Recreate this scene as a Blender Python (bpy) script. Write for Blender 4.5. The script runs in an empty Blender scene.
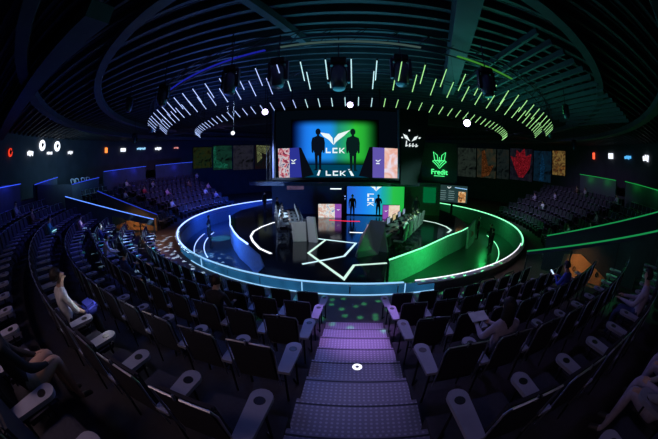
import bpy, bmesh, math, random
from mathutils import Vector, Matrix
random.seed(7)
S = bpy.context.scene
COL = S.collection
R = math.radians
PI = math.pi

# ---------------------------------------------------------------- view
S.view_settings.view_transform = 'Standard'
S.view_settings.look = 'None'
S.view_settings.exposure = 0.0
S.view_settings.gamma = 1.0
S.view_settings.use_curve_mapping = False
S.cycles.use_denoising = True
S.cycles.max_bounces = 5
S.cycles.diffuse_bounces = 2
S.cycles.glossy_bounces = 3
S.cycles.transparent_max_bounces = 8
S.cycles.sample_clamp_indirect = 4.0
S.cycles.sample_clamp_direct = 0.0

# ---------------------------------------------------------------- materials
MATS = {}
def mat(name, col, rough=.6, metal=0., emit=None, es=1., spec=.5, noise=.15, nscale=6., alpha=1.):
    if name in MATS: return MATS[name]
    m = bpy.data.materials.new(name); m.use_nodes = True
    nt = m.node_tree; b = nt.nodes['Principled BSDF']
    b.inputs['Roughness'].default_value = rough
    b.inputs['Metallic'].default_value = metal
    b.inputs['Specular IOR Level'].default_value = spec
    if noise:
        tc = nt.nodes.new('ShaderNodeTexCoord'); n = nt.nodes.new('ShaderNodeTexNoise')
        n.inputs['Scale'].default_value = nscale; n.inputs['Detail'].default_value = 3
        r = nt.nodes.new('ShaderNodeValToRGB')
        r.color_ramp.elements[0].position = .3; r.color_ramp.elements[1].position = .7
        r.color_ramp.elements[0].color = tuple(c*(1-noise) for c in col) + (1,)
        r.color_ramp.elements[1].color = tuple(min(1, c*(1+noise)) for c in col) + (1,)
        nt.links.new(tc.outputs['Object'], n.inputs['Vector'])
        nt.links.new(n.outputs['Fac'], r.inputs['Fac'])
        nt.links.new(r.outputs['Color'], b.inputs['Base Color'])
    else:
        b.inputs['Base Color'].default_value = tuple(col) + (1,)
    if emit:
        b.inputs['Emission Color'].default_value = tuple(emit) + (1,)
        b.inputs['Emission Strength'].default_value = es
    b.inputs['Alpha'].default_value = alpha
    MATS[name] = m
    return m

def emis(name, col, s):
    if name in MATS: return MATS[name]
    m = bpy.data.materials.new(name); m.use_nodes = True
    nt = m.node_tree; nt.nodes.remove(nt.nodes['Principled BSDF'])
    e = nt.nodes.new('ShaderNodeEmission'); e.inputs['Color'].default_value = tuple(col)+(1,); e.inputs['Strength'].default_value = s
    nt.links.new(e.outputs[0], nt.nodes['Material Output'].inputs[0])
    MATS[name] = m
    return m

M_dark = mat('dark_metal', (.02, .022, .03), .45, .6)
M_black = mat('black_paint', (.008, .008, .011), .7, spec=.2)
M_fab = mat('seat_fabric', (.022, .022, .034), .85, nscale=30)
M_fabs = mat('seat_cushion_fabric', (.03, .03, .045), .85, nscale=30)
M_tube = mat('brushed_tube', (.45, .46, .52), .35, .9)
M_pad = mat('armrest_laminate', (.30, .31, .40), .5, nscale=3)
M_cup = mat('cup_holder_plastic', (.008, .008, .01), .4)
M_tier = mat('tier_carpet', (.035, .033, .04), .9, nscale=12)
M_aisle = mat('aisle_floor', (.11, .085, .09), .6, nscale=2)
M_stage = mat('stage_gloss', (.008, .01, .016), .12, 0, spec=.6, noise=.1)
M_pit = mat('pit_floor', (.035, .04, .05), .28)
M_pitwall = mat('pit_wall', (.12, .13, .15), .35)
M_wall = mat('wall_paint', (.05, .055, .065), .8, nscale=1)
M_para = mat('parapet_paint', (.045, .05, .07), .6, nscale=2)
M_desk = mat('desk_grey', (.5, .51, .53), .5, noise=.04, nscale=1.5)
M_deskd = mat('desk_dark', (.09, .10, .11), .35, noise=.04)
M_cop = mat('coping_white', (.62, .6, .62), .4)

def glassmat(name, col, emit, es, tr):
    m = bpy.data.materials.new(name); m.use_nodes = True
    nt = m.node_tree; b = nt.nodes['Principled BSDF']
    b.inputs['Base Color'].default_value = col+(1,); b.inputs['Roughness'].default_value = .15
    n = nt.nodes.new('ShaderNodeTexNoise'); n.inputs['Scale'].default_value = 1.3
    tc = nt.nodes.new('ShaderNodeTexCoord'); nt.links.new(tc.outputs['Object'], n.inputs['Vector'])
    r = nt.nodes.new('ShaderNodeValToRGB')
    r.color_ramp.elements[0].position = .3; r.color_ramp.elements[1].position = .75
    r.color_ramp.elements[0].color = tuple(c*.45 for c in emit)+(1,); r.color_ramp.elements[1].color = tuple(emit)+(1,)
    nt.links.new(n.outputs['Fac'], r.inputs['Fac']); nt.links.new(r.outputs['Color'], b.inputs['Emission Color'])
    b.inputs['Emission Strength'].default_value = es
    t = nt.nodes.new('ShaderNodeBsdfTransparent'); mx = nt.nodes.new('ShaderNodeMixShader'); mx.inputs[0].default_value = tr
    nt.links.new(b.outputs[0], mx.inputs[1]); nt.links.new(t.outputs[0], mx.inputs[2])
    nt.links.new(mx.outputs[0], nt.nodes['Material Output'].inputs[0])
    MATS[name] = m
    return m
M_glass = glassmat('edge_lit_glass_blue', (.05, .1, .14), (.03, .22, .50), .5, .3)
M_glassd = glassmat('tinted_glass', (.02, .03, .03), (.01, .03, .03), .2, .7)

def dots(name, col, dcol, scale):
    m = mat(name, col, .45, .3, noise=0)
    nt = m.node_tree; b = nt.nodes['Principled BSDF']
    tc = nt.nodes.new('ShaderNodeTexCoord'); v = nt.nodes.new('ShaderNodeTexVoronoi')
    v.voronoi_dimensions = '2D'; v.inputs['Scale'].default_value = scale; v.inputs['Randomness'].default_value = 0.
    r = nt.nodes.new('ShaderNodeValToRGB'); r.color_ramp.elements[0].position = .22; r.color_ramp.elements[1].position = .3
    r.color_ramp.elements[0].color = dcol+(1,); r.color_ramp.elements[1].color = col+(1,)
    nt.links.new(tc.outputs['Object'], v.inputs['Vector']); nt.links.new(v.outputs['Distance'], r.inputs['Fac'])
    nt.links.new(r.outputs['Color'], b.inputs['Base Color'])
    return m
M_step = dots('studded_step', (.16, .15, .19), (.30, .28, .34), 16)

# ---------------------------------------------------------------- mesh builder
class MB:
    def __init__(s): s.v = []; s.f = []; s.m = []; s.mats = []
    def mi(s, m):
        if m not in s.mats: s.mats.append(m)
        return s.mats.index(m)
    def add(s, vs, fs, m):
        o = len(s.v); i = s.mi(m)
        s.v += [tuple(v) for v in vs]
        for f in fs: s.f.append(tuple(o+k for k in f)); s.m.append(i)
    def box(s, c, d, m, rot=None):
        x, y, z = d[0]/2, d[1]/2, d[2]/2
        vs = [Vector((a*x, b*y, e*z)) for a in (-1, 1) for b in (-1, 1) for e in (-1, 1)]
        if rot is not None: vs = [rot @ v for v in vs]
        vs = [v + Vector(c) for v in vs]
        s.add(vs, [(0,1,3,2),(4,6,7,5),(0,4,5,1),(2,3,7,6),(0,2,6,4),(1,5,7,3)], m)
    def rbox(s, c, d, m, b=.02, rot=None):      # box with chamfered vertical silhouette all round
        bm = bmesh.new(); bmesh.ops.create_cube(bm, size=1)
        for v in bm.verts: v.co = Vector((v.co.x*d[0], v.co.y*d[1], v.co.z*d[2]))
        bmesh.ops.bevel(bm, geom=list(bm.edges), offset=b, segments=2, affect='EDGES')
        vs = [(rot @ v.co if rot is not None else v.co) + Vector(c) for v in bm.verts]
        s.add(vs, [[v.index for v in f.verts] for f in bm.faces], m); bm.free()
    def prism(s, poly, z0, z1, m):               # poly in xy, CCW
        n = len(poly)
        s.add([(p[0], p[1], z0) for p in poly]+[(p[0], p[1], z1) for p in poly],
              [tuple(range(n-1, -1, -1)), tuple(range(n, 2*n))]+[(i, (i+1) % n, n+(i+1) % n, n+i) for i in range(n)], m)
    def slab(s, poly3, t, m):                    # planar 3D polygon thickened along its normal
        P = [Vector(p) for p in poly3]; n = (P[1]-P[0]).cross(P[2]-P[0]).normalized()*t; k = len(P)
        s.add(P+[p-n for p in P], [tuple(range(k)), tuple(range(2*k-1, k-1, -1))]+[(i, k+i, k+(i+1) % k, (i+1) % k) for i in range(k)], m)
    def tube(s, pts, r, m, n=6, closed=False, cap=True):
        P = [Vector(p) for p in pts]; k = len(P); o = len(s.v); vs = []; fs = []
        rr = r if isinstance(r, (list, tuple)) else [r]*k
        up = None
        for i, p in enumerate(P):
            if closed: t = P[(i+1) % k]-P[i-1]
            else: t = P[min(i+1, k-1)]-P[max(i-1, 0)]
            t.normalize()
            if up is None or abs(up.dot(t)) > .95: up = Vector((0, 0, 1)) if abs(t.z) < .9 else Vector((0, 1, 0))
            a = up.cross(t).normalized(); b = t.cross(a); up = b
            for j in range(n):
                an = 2*PI*j/n; vs.append(p+(a*math.cos(an)+b*math.sin(an))*rr[i])
        for i in range(k if closed else k-1):
            for j in range(n):
                a0 = i*n+j; a1 = i*n+(j+1) % n; b0 = ((i+1) % k)*n+j; b1 = ((i+1) % k)*n+(j+1) % n
                fs.append((a0, a1, b1, b0))
        if cap and not closed: fs += [tuple(range(n-1, -1, -1)), tuple(range((k-1)*n, k*n))]
        s.add(vs, fs, m)
    def lathe(s, prof, c, m, n=16, axis=None):
        vs = []; fs = []
        q = Vector((0, 0, 1)).rotation_difference(Vector(axis)).to_matrix() if axis is not None else None
        for (r, z) in prof:
            for j in range(n):
                v = Vector((r*math.cos(2*PI*j/n), r*math.sin(2*PI*j/n), z))
                if q: v = q @ v
                vs.append(v+Vector(c))
        for i in range(len(prof)-1):
            for j in range(n): fs.append((i*n+j, i*n+(j+1) % n, (i+1)*n+(j+1) % n, (i+1)*n+j))
        fs += [tuple(range(n-1, -1, -1)), tuple(range((len(prof)-1)*n, len(prof)*n))]
        s.add(vs, fs, m)
    def band(s, r0, r1, a0, a1, z0, z1, m, n=None):   # curved box between radii and angles (deg); z may be (start,end)
        n = n or max(2, int(abs(a1-a0)/3)); z0 = z0 if isinstance(z0, tuple) else (z0, z0); z1 = z1 if isinstance(z1, tuple) else (z1, z1)
        vs = []; fs = []
        for i in range(n+1):
            t = i/n; a = R(a0+(a1-a0)*t); c, q = math.cos(a), math.sin(a)
            lo = z0[0]+(z0[1]-z0[0])*t; hi = z1[0]+(z1[1]-z1[0])*t
            vs += [(r0*c, r0*q, lo), (r1*c, r1*q, lo), (r1*c, r1*q, hi), (r0*c, r0*q, hi)]
        for i in range(n):
            for j in range(4): fs.append((i*4+j, (i+1)*4+j, (i+1)*4+(j+1) % 4, i*4+(j+1) % 4))
        fs += [(3, 2, 1, 0), (n*4, n*4+1, n*4+2, n*4+3)]
        s.add(vs, fs, m)
    def mesh(s, name, smooth=False):
        me = bpy.data.meshes.new(name); me.from_pydata(s.v, [], s.f)
        for m in s.mats: me.materials.append(m)
        me.polygons.foreach_set('material_index', s.m)
        me.validate(); me.update()
        bm = bmesh.new(); bm.from_mesh(me); bmesh.ops.recalc_face_normals(bm, faces=bm.faces); bm.to_mesh(me); bm.free()
        if smooth: me.polygons.foreach_set('use_smooth', [True]*len(me.polygons))
        return me
    def obj(s, name, parent=None, smooth=False):
        o = bpy.data.objects.new(name, s.mesh(name, smooth)); COL.objects.link(o)
        if parent: o.parent = parent
        return o

def tag(o, label, cat, group=None, kind=None):
    o['label'] = label
    if cat: o['category'] = cat
    if group: o['group'] = group
    if kind: o['kind'] = kind
    return o
def thing(name, label, cat, loc=(0, 0, 0), rz=0., group=None):
    o = bpy.data.objects.new(name, None); o.empty_display_size = .1; COL.objects.link(o)
    o.location = loc; o.rotation_euler = (0, 0, rz)
    return tag(o, label, cat, group)
def struct(o, label=None):
    o['kind'] = 'structure'
    if label: o['label'] = label
    return o
def polar(r, a, z=0.): return (r*math.cos(R(a)), r*math.sin(R(a)), z)

# ================================================================ SETTING
RISE, PITCH, Z0, RR = .42, 1.29, -.2, 14.12
def tier_z(k): return Z0+RISE*k
PASS_L, PASS_R = (203.5, 213.5), (-62., -51.5)
m = MB(); m.band(12.95, 27.3, 0, 360, -.5, Z0, M_aisle, 96); struct(m.obj('floor'), 'brown walkway floor around the round stage')
m = MB()
def tiers(a0, a1, kmax=7):
    for k in range(1, kmax):
        r0 = RR+PITCH*k
        m.band(r0, RR+PITCH*(k+1) if k < kmax-1 else 23.58, a0, a1, Z0, tier_z(k), M_tier)
AIS0 = [(-90-math.degrees(math.asin(.56/(RR+PITCH*k))), -90+math.degrees(math.asin(.86/(RR+PITCH*k)))) for k in range(9)]
for k in range(1, 7):
    r0 = RR+PITCH*k; r1 = RR+PITCH*(k+1) if k < 6 else 23.58
    m.band(r0, r1, -146.5, AIS0[k][0], Z0, tier_z(k), M_tier)
    m.band(r0, r1, AIS0[k][1], PASS_R[0], Z0, tier_z(k), M_tier)
tiers(150, 201.8); tiers(-51.3, 14)
struct(m.obj('floor_tiers'), 'dark stepped seating tiers')
m = MB()
for i in range(1, 16):
    y = -14.63-.65*i+.35; z = Z0+.205*i
    m.box((.15, y-.4, (z+Z0)/2), (1.46, .8+.02*i, z-Z0), M_step)
    m.box((.15, y-.008, z-.012), (1.46, .03, .028), M_dark)
struct(m.obj('floor_stairs'), 'studded metal stairs down to the stage')

m = MB(); m.band(26.9, 27.3, 150, 262, Z0, 8.6, M_wall); struct(m.obj('wall_left'))
m = MB(); m.band(26.9, 27.3, -82, 52, Z0, 8.6, M_wall); struct(m.obj('wall_right'))
m = MB(); m.band(26.9, 27.3, 52, 150, Z0, 8.6, M_wall); struct(m.obj('wall_back'))
m = MB(); m.band(26.9, 27.3, 262, 278, Z0, 8.6, M_wall); struct(m.obj('wall_rear'))

# ceiling deck with ribs
M_ceil = mat('ceiling_deck', (.05, .06, .075), .6, .3, nscale=2)
M_beam = mat('ceiling_beam', (.06, .07, .08), .6, .2, nscale=2)
m = MB()
m.add([polar(27.3, i*7.5, 8.6) for i in range(48)]+[polar(27.3, i*7.5, 8.8) for i in range(48)],
      [tuple(range(48)), tuple(range(95, 47, -1))], M_ceil)
y = -26.
while y < 20:
    w = math.sqrt(max(0, 26.9**2-y*y))
    m.box((0, y, 8.47), (2*w, .12, .26), M_beam)
    m.box((0, y+.3, 8.55), (2*w, .05, .1), M_ceil)
    y += .62
struct(m.obj('ceiling'), 'dark ribbed ceiling deck')
def beam(n, p, q, w, h, z):
    m = MB(); p = Vector(p+(z,)); q = Vector(q+(z,)); d = q-p
    m.box((p+q)/2, (d.length, w, h), M_beam, Matrix.Rotation(math.atan2(d.y, d.x), 3, 'Z'))
    struct(m.obj(n))
beam('trim_1', (4.7, -8.4), (2.0, -18.5), .6, .5, 7.9)
beam('trim_2', (-5.2, -18), (-20, -17.0), .8, .5, 7.8)
beam('trim_3', (-2.5, -16.2), (-1.4, -12.6), .22, .25, 8.1)
beam('trim_4', (-20, 2), (20, 2), .5, .5, 8.0)
for i, (r, z, w) in enumerate(((17.2, 7.95, .35), (20.6, 7.8, .5))):
    m = MB(); m.band(r, r+w, 0, 360, z, z+.3, M_beam, 96); struct(m.obj('trim_%d' % (8+i)))

m = MB()
for i in range(15):
    x = 5.0+i*.75; m.box((x, -11.5+i*.12, 7.95), (.1, 8.5-.2*i, .2), M_beam)
struct(m.obj('ceiling_ribs'), 'ceiling ribs right of the duct')
# pit + stage island
m = MB(); m.prism([polar(12.75, -i*5)[:2] for i in range(72)][::-1], -1.5, -1.2, M_pit); struct(m.obj('floor_pit'), 'sunken pit floor around the stage')
m = MB(); m.band(12.72, 12.94, 0, 360, -1.5, -.205, M_pitwall, 120); struct(m.obj('wall_pit'), 'inner wall of the sunken ring')
arc = lambda r, a0, a1, n: [polar(r, a0+(a1-a0)*i/n)[:2] for i in range(n+1)]
LW = [(-9.9, -.6), (-9.1, -2.2), (-8.2, -4.1), (-7.1, -5.9), (-6.2, -7.2), (-5.2, -8.35), (-4.0, -9.9), (-3.4, -11.2)]
RW = [(1.6, -10.05), (3.5, -8.3), (5.7, -5.95), (7.2, -4.6), (8.5, -3.2)]
isl = arc(12.71, -106, -85, 8)+RW+[(8.9, -.5), (9.0, 2.5), (8.2, 6.5)]+arc(12.71, 50, 130, 12)+[(-9.3, 5.5), (-10.2, 2.2)]+LW
m = MB(); m.prism(isl, -1.45, 0, M_stage); struct(m.obj('floor_stage'), 'glossy black stage floor')

# ================================================================ RING BARRIER
M_ledb = emis('led_blue_white', (.30, .45, 1.0), 2.8)
M_ledg = emis('led_green_white', (.22, 1.0, .45), 2.0)
M_ledc = emis('led_cyan', (.30, .62, 1.0), 1.1)
M_ledw = emis('led_white', (.85, .9, 1.0), 1.6)
t = thing('stage_barrier', 'big round barrier with glowing top rim enclosing the stage', 'barrier')
m = MB(); m.band(12.78, 12.98, -62, 298, -.2, .12, mat('barrier_kerb', (.12, .13, .16), .4), 120)
kb = m
m.obj('kerb', t)
m = MB(); m.band(12.84, 12.91, 88, 232, .13, .19, M_ledb, 60); tag(m.obj('rim_light', t), 'blue white glowing rim light', None)
m = MB(); m.band(12.84, 12.91, -42, 88, .13, .19, M_ledg, 60); tag(m.obj('rim_light', t), 'green white glowing rim light', None)
m = MB(); m.band(12.84, 12.91, 232, 278, .17, .2, M_ledc, 30); tag(m.obj('rim_light', t), 'cyan white glowing glass edge', None)
m = MB(); m.band(13.0, 13.03, 236, 283, -.18, -.15, M_ledc, 30); tag(m.obj('base_light', t), 'cyan light line along the glass foot', None)
m = MB(); m.band(12.75, 13.05, -80, -40, .12, .17, M_cop, 20); m.band(12.76, 12.8, -80, -40, .17, .19, M_ledw, 20); tag(m.obj('coping', t), 'broad pale coping', None)
m = MB(); m.band(12.80, 13.03, 205, 236, .12, .16, M_cop, 20); tag(m.obj('coping', t), 'pale coping', None)
for a in range(228, 284, 7):
    m = MB(); m.band(12.985, 13.0, a+.1, min(a+6.9, 283), -.18, .18, M_glass, 3); m.obj('glass_panel', t)
for a in (241, 263, 278):
    m = MB(); m.band(13.0, 13.03, a, a+.12, -.2, .2, M_ledc, 1); m.obj('glass_joint', t)

# stage edge walls' light lines & screens
t = thing('curved_stage_edge', 'blue lit curved edge wall of the stage on the left', 'stage edge')
M_edge_b = mat('edge_wall_pale', (.35, .38, .5), .4)
def ribbon(poly, z0, z1, th, mt, off=0.):
    m = MB()
    P = [Vector(p+(0,)) for p in poly]
    L = []
    for i, p in enumerate(P):
        d = (P[min(i+1, len(P)-1)]-P[max(i-1, 0)]).normalized(); n = Vector((-d.y, d.x, 0)); L.append((p+n*off, p+n*(off+th)))
    vs = []; fs = []
    for a, b in L: vs += [(a.x, a.y, z0), (b.x, b.y, z0), (b.x, b.y, z1), (a.x, a.y, z1)]
    k = len(P)
    for i in range(k-1):
        for j in range(4): fs.append((i*4+j, (i+1)*4+j, (i+1)*4+(j+1) % 4, i*4+(j+1) % 4))
    fs += [(3, 2, 1, 0), ((k-1)*4, (k-1)*4+1, (k-1)*4+2, (k-1)*4+3)]
    m.add(vs, fs, mt); return m
ribbon(LW, -1.19, .02, .06, M_edge_b, -.09).obj('wall_panel', t)
ribbon(LW[:6], .02, .08, .08, M_ledb, -.09).obj('edge_light', t)
t = thing('straight_stage_edge', 'green lit straight edge wall of the stage on the right', 'stage edge')
ribbon(RW, -1.19, .02, .06, M_edge_b, -.09).obj('wall_panel', t)
ribbon(RW, .02, .06, .06, M_ledg, -.09).obj('edge_light', t)
t = thing('pylon_screen', 'pale end pylon standing at the far tip of the green stage edge', 'display', (8.8, -3.35, -1.2))
m = MB(); m.slab([(-.95, -1.3, 0), (0.1, 0, .1), (.1, 0, 1.75), (-.95, -1.2, 1.35)], .15, mat('pylon_white', (.5, .42, .5), .5)); m.obj('panel', t)
m = MB(); m.slab([(-.62, -.95, .75), (-.2, -.4, .8), (-.25, -.43, 1.0), (-.64, -.93, 1.15)], .02, mat('red_print', (.6, .05, .05), .5)); o = m.obj('red_mark', t); o.location = (.03, -.03, 0)

# floor light lines
def path_light(name, label, pts, w, mt, closed=False, z=.004, grp=None):
    P = [Vector(p+(0,)) for p in pts]; m = MB(); k = len(P)
    L = []
    for i in range(k):
        if closed: d0 = (P[i]-P[i-1]).normalized(); d1 = (P[(i+1) % k]-P[i]).normalized()
        else: d0 = (P[i]-P[max(i-1, 0)]).normalized() if i else (P[1]-P[0]).normalized(); d1 = (P[i+1]-P[i]).normalized() if i < k-1 else d0
        n = Vector((-(d0+d1).y, (d0+d1).x, 0)).normalized(); c = max(.35, n.dot(Vector((-d0.y, d0.x, 0))))
        L.append((P[i]-n*w/2/c, P[i]+n*w/2/c))
    vs = []; fs = []
    for a, b in L: vs += [(a.x, a.y, z-.01), (b.x, b.y, z-.01), (b.x, b.y, z+.012), (a.x, a.y, z+.012)]
    e = k if closed else k-1
    for i in range(e):
        j2 = (i+1) % k
        for j in range(4): fs.append((i*4+j, j2*4+j, j2*4+(j+1) % 4, i*4+(j+1) % 4))
    m.add(vs, fs, mt)
    return tag(m.obj(name), label, 'floor light', grp)
M_fl = emis('floor_line_white', (.6, .85, .95), 1.15); M_flg = emis('floor_line_green', (.7, 1, .88), .95)
path_light('floor_light_line', 'white zigzag light line in the stage floor from back left round to the front point', [(-1.9, -6.75), (.25, -7.5), (-.29, -9.6), (-1.95, -10.75)], .1, M_fl)
path_light('floor_light_line', 'long angled light line with the front corner of the stage floor star', [(-1.35, -6.95), (-1.92, -9.3), (-.22, -12.1), (.14, -10.7), (1.5, -10.4)], .11, M_flg)
def loop(cx, cy, r, a0, a1, n=20, ry=None): return [(cx+r*math.cos(R(a0+(a1-a0)*i/n)), cy+(ry or r)*math.sin(R(a0+(a1-a0)*i/n))) for i in range(n+1)]
path_light('floor_light_line', 'white curved light line looping round the left team platform', [(-4.8, -1.5)]+[(-5.5, -3.0), (-5.85, -4.2), (-5.95, -5.5), (-5.7, -6.7), (-5.2, -7.7), (-4.4, -8.9), (-3.6, -9.6)], .12, M_ledw)
path_light('floor_light_line', 'pale curved light line round the right team platform', [(4.0, -.6), (5.3, -1.0), (6.2, -2.0), (6.6, -3.2), (6.6, -4.3), (6.1, -5.0)], .12, M_flg)
path_light('pit_light_arc', 'faint blue light arc in the pit floor, inner one', arc(11.2, 188, 222, 14), .05, M_ledb, z=-1.195)
path_light('pit_light_arc', 'faint blue light arc in the pit floor, outer one by the barrier', arc(11.9, 190, 226, 14), .04, M_ledb, z=-1.195)
path_light('pit_light_arc', 'faint green light arc in the pit floor on the right', arc(11.4, -46, -5, 14), .05, M_ledg, z=-1.195)
path_light('floor_light_line', 'short white light bar beside the right desk front', [(-.1, -5.2), (1.1, -5.3)], .12, M_ledw)
path_light('floor_light_line', 'red glowing light line on the stage behind the left desk', [(-1.6, -1.6), (-.2, -1.9), (.6, -1.9)], .16, emis('red_led', (1, .03, .1), 1.1))

# ================================================================ SCREENS
def xzpoly(m, pts, y, mt, t=.006): m.slab([(p[0], y, p[1]) for p in pts], t, mt)
def grad_mat(name, cl, cr, s, half, hz, mid=0., edge=.12):
    """backdrop image of a display: colour runs from blue to green across it, softly rounded edges"""
    m = bpy.data.materials.new(name); m.use_nodes = True; nt = m.node_tree; N = nt.nodes; N.remove(N['Principled BSDF'])
    tc = N.new('ShaderNodeTexCoord'); sx = N.new('ShaderNodeSeparateXYZ'); nt.links.new(tc.outputs['Object'], sx.inputs[0])
    r = N.new('ShaderNodeValToRGB'); mr = N.new('ShaderNodeMapRange')
    mr.inputs['From Min'].default_value = -half+mid; mr.inputs['From Max'].default_value = half+mid
    nt.links.new(sx.outputs['X'], mr.inputs['Value']); nt.links.new(mr.outputs[0], r.inputs['Fac'])
    cr0 = r.color_ramp; cr0.elements[0].position = 0; cr0.elements[0].color = cl[0]+(1,)
    cr0.elements[1].position = 1; cr0.elements[1].color = cr[-1]+(1,)
    for pos, c in ((.25, cl[1]), (.47, cl[2]), (.56, cr[0]), (.75, cr[1])):
        e = cr0.elements.new(pos); e.color = c+(1,)
    def edge_f(sock, h, off=0.):
        a = N.new('ShaderNodeMath'); a.operation = 'SUBTRACT'; nt.links.new(sock, a.inputs[0]); a.inputs[1].default_value = off
        b = N.new('ShaderNodeMath'); b.operation = 'ABSOLUTE'; nt.links.new(a.outputs[0], b.inputs[0])
        c = N.new('ShaderNodeMapRange'); c.interpolation_type = 'SMOOTHSTEP'
        c.inputs['From Min'].default_value = h; c.inputs['From Max'].default_value = h-edge*h
        nt.links.new(b.outputs[0], c.inputs['Value']); return c.outputs[0]
    e1 = edge_f(sx.outputs['X'], half); e2 = edge_f(sx.outputs['Z'], hz)
    mu = N.new('ShaderNodeMath'); mu.operation = 'MULTIPLY'; nt.links.new(e1, mu.inputs[0]); nt.links.new(e2, mu.inputs[1])
    m2 = N.new('ShaderNodeMath'); m2.operation = 'MULTIPLY'; nt.links.new(mu.outputs[0], m2.inputs[0]); m2.inputs[1].default_value = s
    em = N.new('ShaderNodeEmission'); nt.links.new(r.outputs['Color'], em.inputs['Color']); nt.links.new(m2.outputs[0], em.inputs['Strength'])
    nt.links.new(em.outputs[0], N['Material Output'].inputs[0]); return m

BL = [(.003, .02, .30), (.01, .17, .68), (.01, .20, .60)]; GR = [(.01, .20, .16), (.02, .40, .03), (.005, .13, .02)]
# main screen: image frame px -> metres.  centre between (-4.2,-6.6) and (2.46,-6.2)
SC = thing('main_screen', 'large hanging main screen showing two player silhouettes on blue and green', 'screen', (-.86, -6.4, 3.3), R(3.4))
W, H = 6.66, 3.78
m = MB(); m.box((0, .13, H/2), (W, .22, H), M_black); m.obj('housing', SC)
m = MB(); sx = W/123.
def P(x, y): return ((x-336)*sx, (178-y)/68.*H)
xzpoly(m, [P(276, 178), P(397, 178), P(397, 112), P(276, 112)], 0, emis('screen_base', (.002, .006, .012), .35), .02); m.obj('display', SC)
m = MB(); bw = 43.5*sx; bh = H*.335
xzpoly(m, [(-bw, -bh), (bw, -bh), (bw, bh), (-bw, bh)], 0, grad_mat('screen_backdrop', BL, GR, 1.35, bw, bh, -.1, .38), .01)
o = m.obj('backdrop_picture', SC); o.location = (P(335, 0)[0], -.02, H*.5)
m = MB(); xzpoly(m, [P(292, 178), P(378, 178), P(373, 166), P(297, 166)], 0, emis('screen_floor', (.0, .06, .12), .8), .01)
o = m.obj('floor_picture', SC); o.location = (0, -.025, 0)
M_white = emis('screen_white', (.85, .95, .95), 1.0)
def Q(x, y): return P(270+x/5.06, 105+y/5.06)     # reading from the enlarged view of the screen
def wings(m, f, y, mt):
    xzpoly(m, [f(256, 150), f(300, 157), f(317, 176), f(322, 212), f(298, 186), f(272, 170)], y, mt)
    xzpoly(m, [f(326, 180), f(345, 157), f(406, 137), f(372, 168), f(336, 196), f(323, 212)], y, mt)
m = MB(); wings(m, Q, 0, M_white); o = m.obj('wing_logo', SC); o.location = (0, -.04, 0)
def letters(m, f, x0, x1, y0, y1, mt, txt='LCK'):
    n = len(txt); w = (x1-x0)/(n+.35*(n-1)); t = w*.26
    h = y1-y0
    for i, c in enumerate(txt):
        X = x0+i*w*1.35
        B = lambda a, b, c_, d: xzpoly(m, [f(X+a, y0+b), f(X+c_, y0+b), f(X+c_, y0+d), f(X+a, y0+d)][::-1], 0, mt)
        if c in 'LC': B(0, 0, t, h); B(t, h-h*.26, w, h)
        if c == 'C': B(t, 0, w, h*.26)
        if c == 'K':
            B(0, 0, t, h)
            xzpoly(m, [f(X+t, y0+h*.5), f(X+w-t*.6, y0), f(X+w+t*.6, y0), f(X+t, y0+h*.75)], 0, mt)
            xzpoly(m, [f(X+t*1.4, y0+h*.4), f(X+w+t*.6, y0+h), f(X+w-t*.6, y0+h), f(X+t, y0+h*.55)], 0, mt)
m = MB(); letters(m, Q, 284, 375, 226, 252, M_white); o = m.obj('lettering', SC); o.location = (0, -.04, 0)
m = MB(); letters(m, Q, 284, 380, 338, 362, M_white)
for ps in ([Q(240, 360), Q(252, 330), Q(260, 330), Q(250, 362)], [Q(395, 330), Q(405, 330), Q(425, 362), Q(410, 362)]):
    m_ = MB(); xzpoly(m_, ps, 0, M_white); o = m_.obj('reflection_streak', SC); o.location = (0, -.04, 0)
o = m.obj('reflected_lettering', SC); o.location = (0, -.04, 0)
M_sil = emis('silhouette_picture', (.004, .008, .02), .6); M_silg = emis('silhouette_picture_green', (.004, .02, .02), .6)
def figure(m, f, cx, hy, fy, mt, arms=1):
    s = (fy-hy)/185.
    g = lambda x, y: f(cx+x*s, hy+y*s)
    xzpoly(m, [g(12*math.cos(i*PI/6), 13-15*math.sin(i*PI/6)) for i in range(12)][::-1], 0, mt)
    xzpoly(m, [g(-5, 26), g(-6, 32), g(-26, 40), g(-31, 62), g(-29, 104), g(-23, 110), g(-20, 96), g(-19, 106), g(19, 106), g(20, 96), g(24, 110), g(30, 104), g(31, 62), g(26, 40), g(6, 32), g(5, 26)], 0, mt)
    xzpoly(m, [g(-16, 105), g(-14, 140), g(-12, 178), g(-20, 185), g(-3, 185), g(-1, 120), g(2, 120), g(5, 185), g(22, 185), g(14, 178), g(15, 140), g(16, 105)], 0, mt)
m = MB(); figure(m, Q, 246, 132, 335, M_sil); o = m.obj('silhouette_figure', SC); o.location = (0, -.06, 0)
m = MB(); figure(m, Q, 418, 132, 338, M_silg); o = m.obj('silhouette_figure', SC); o.location = (0, -.06, 0)
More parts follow.
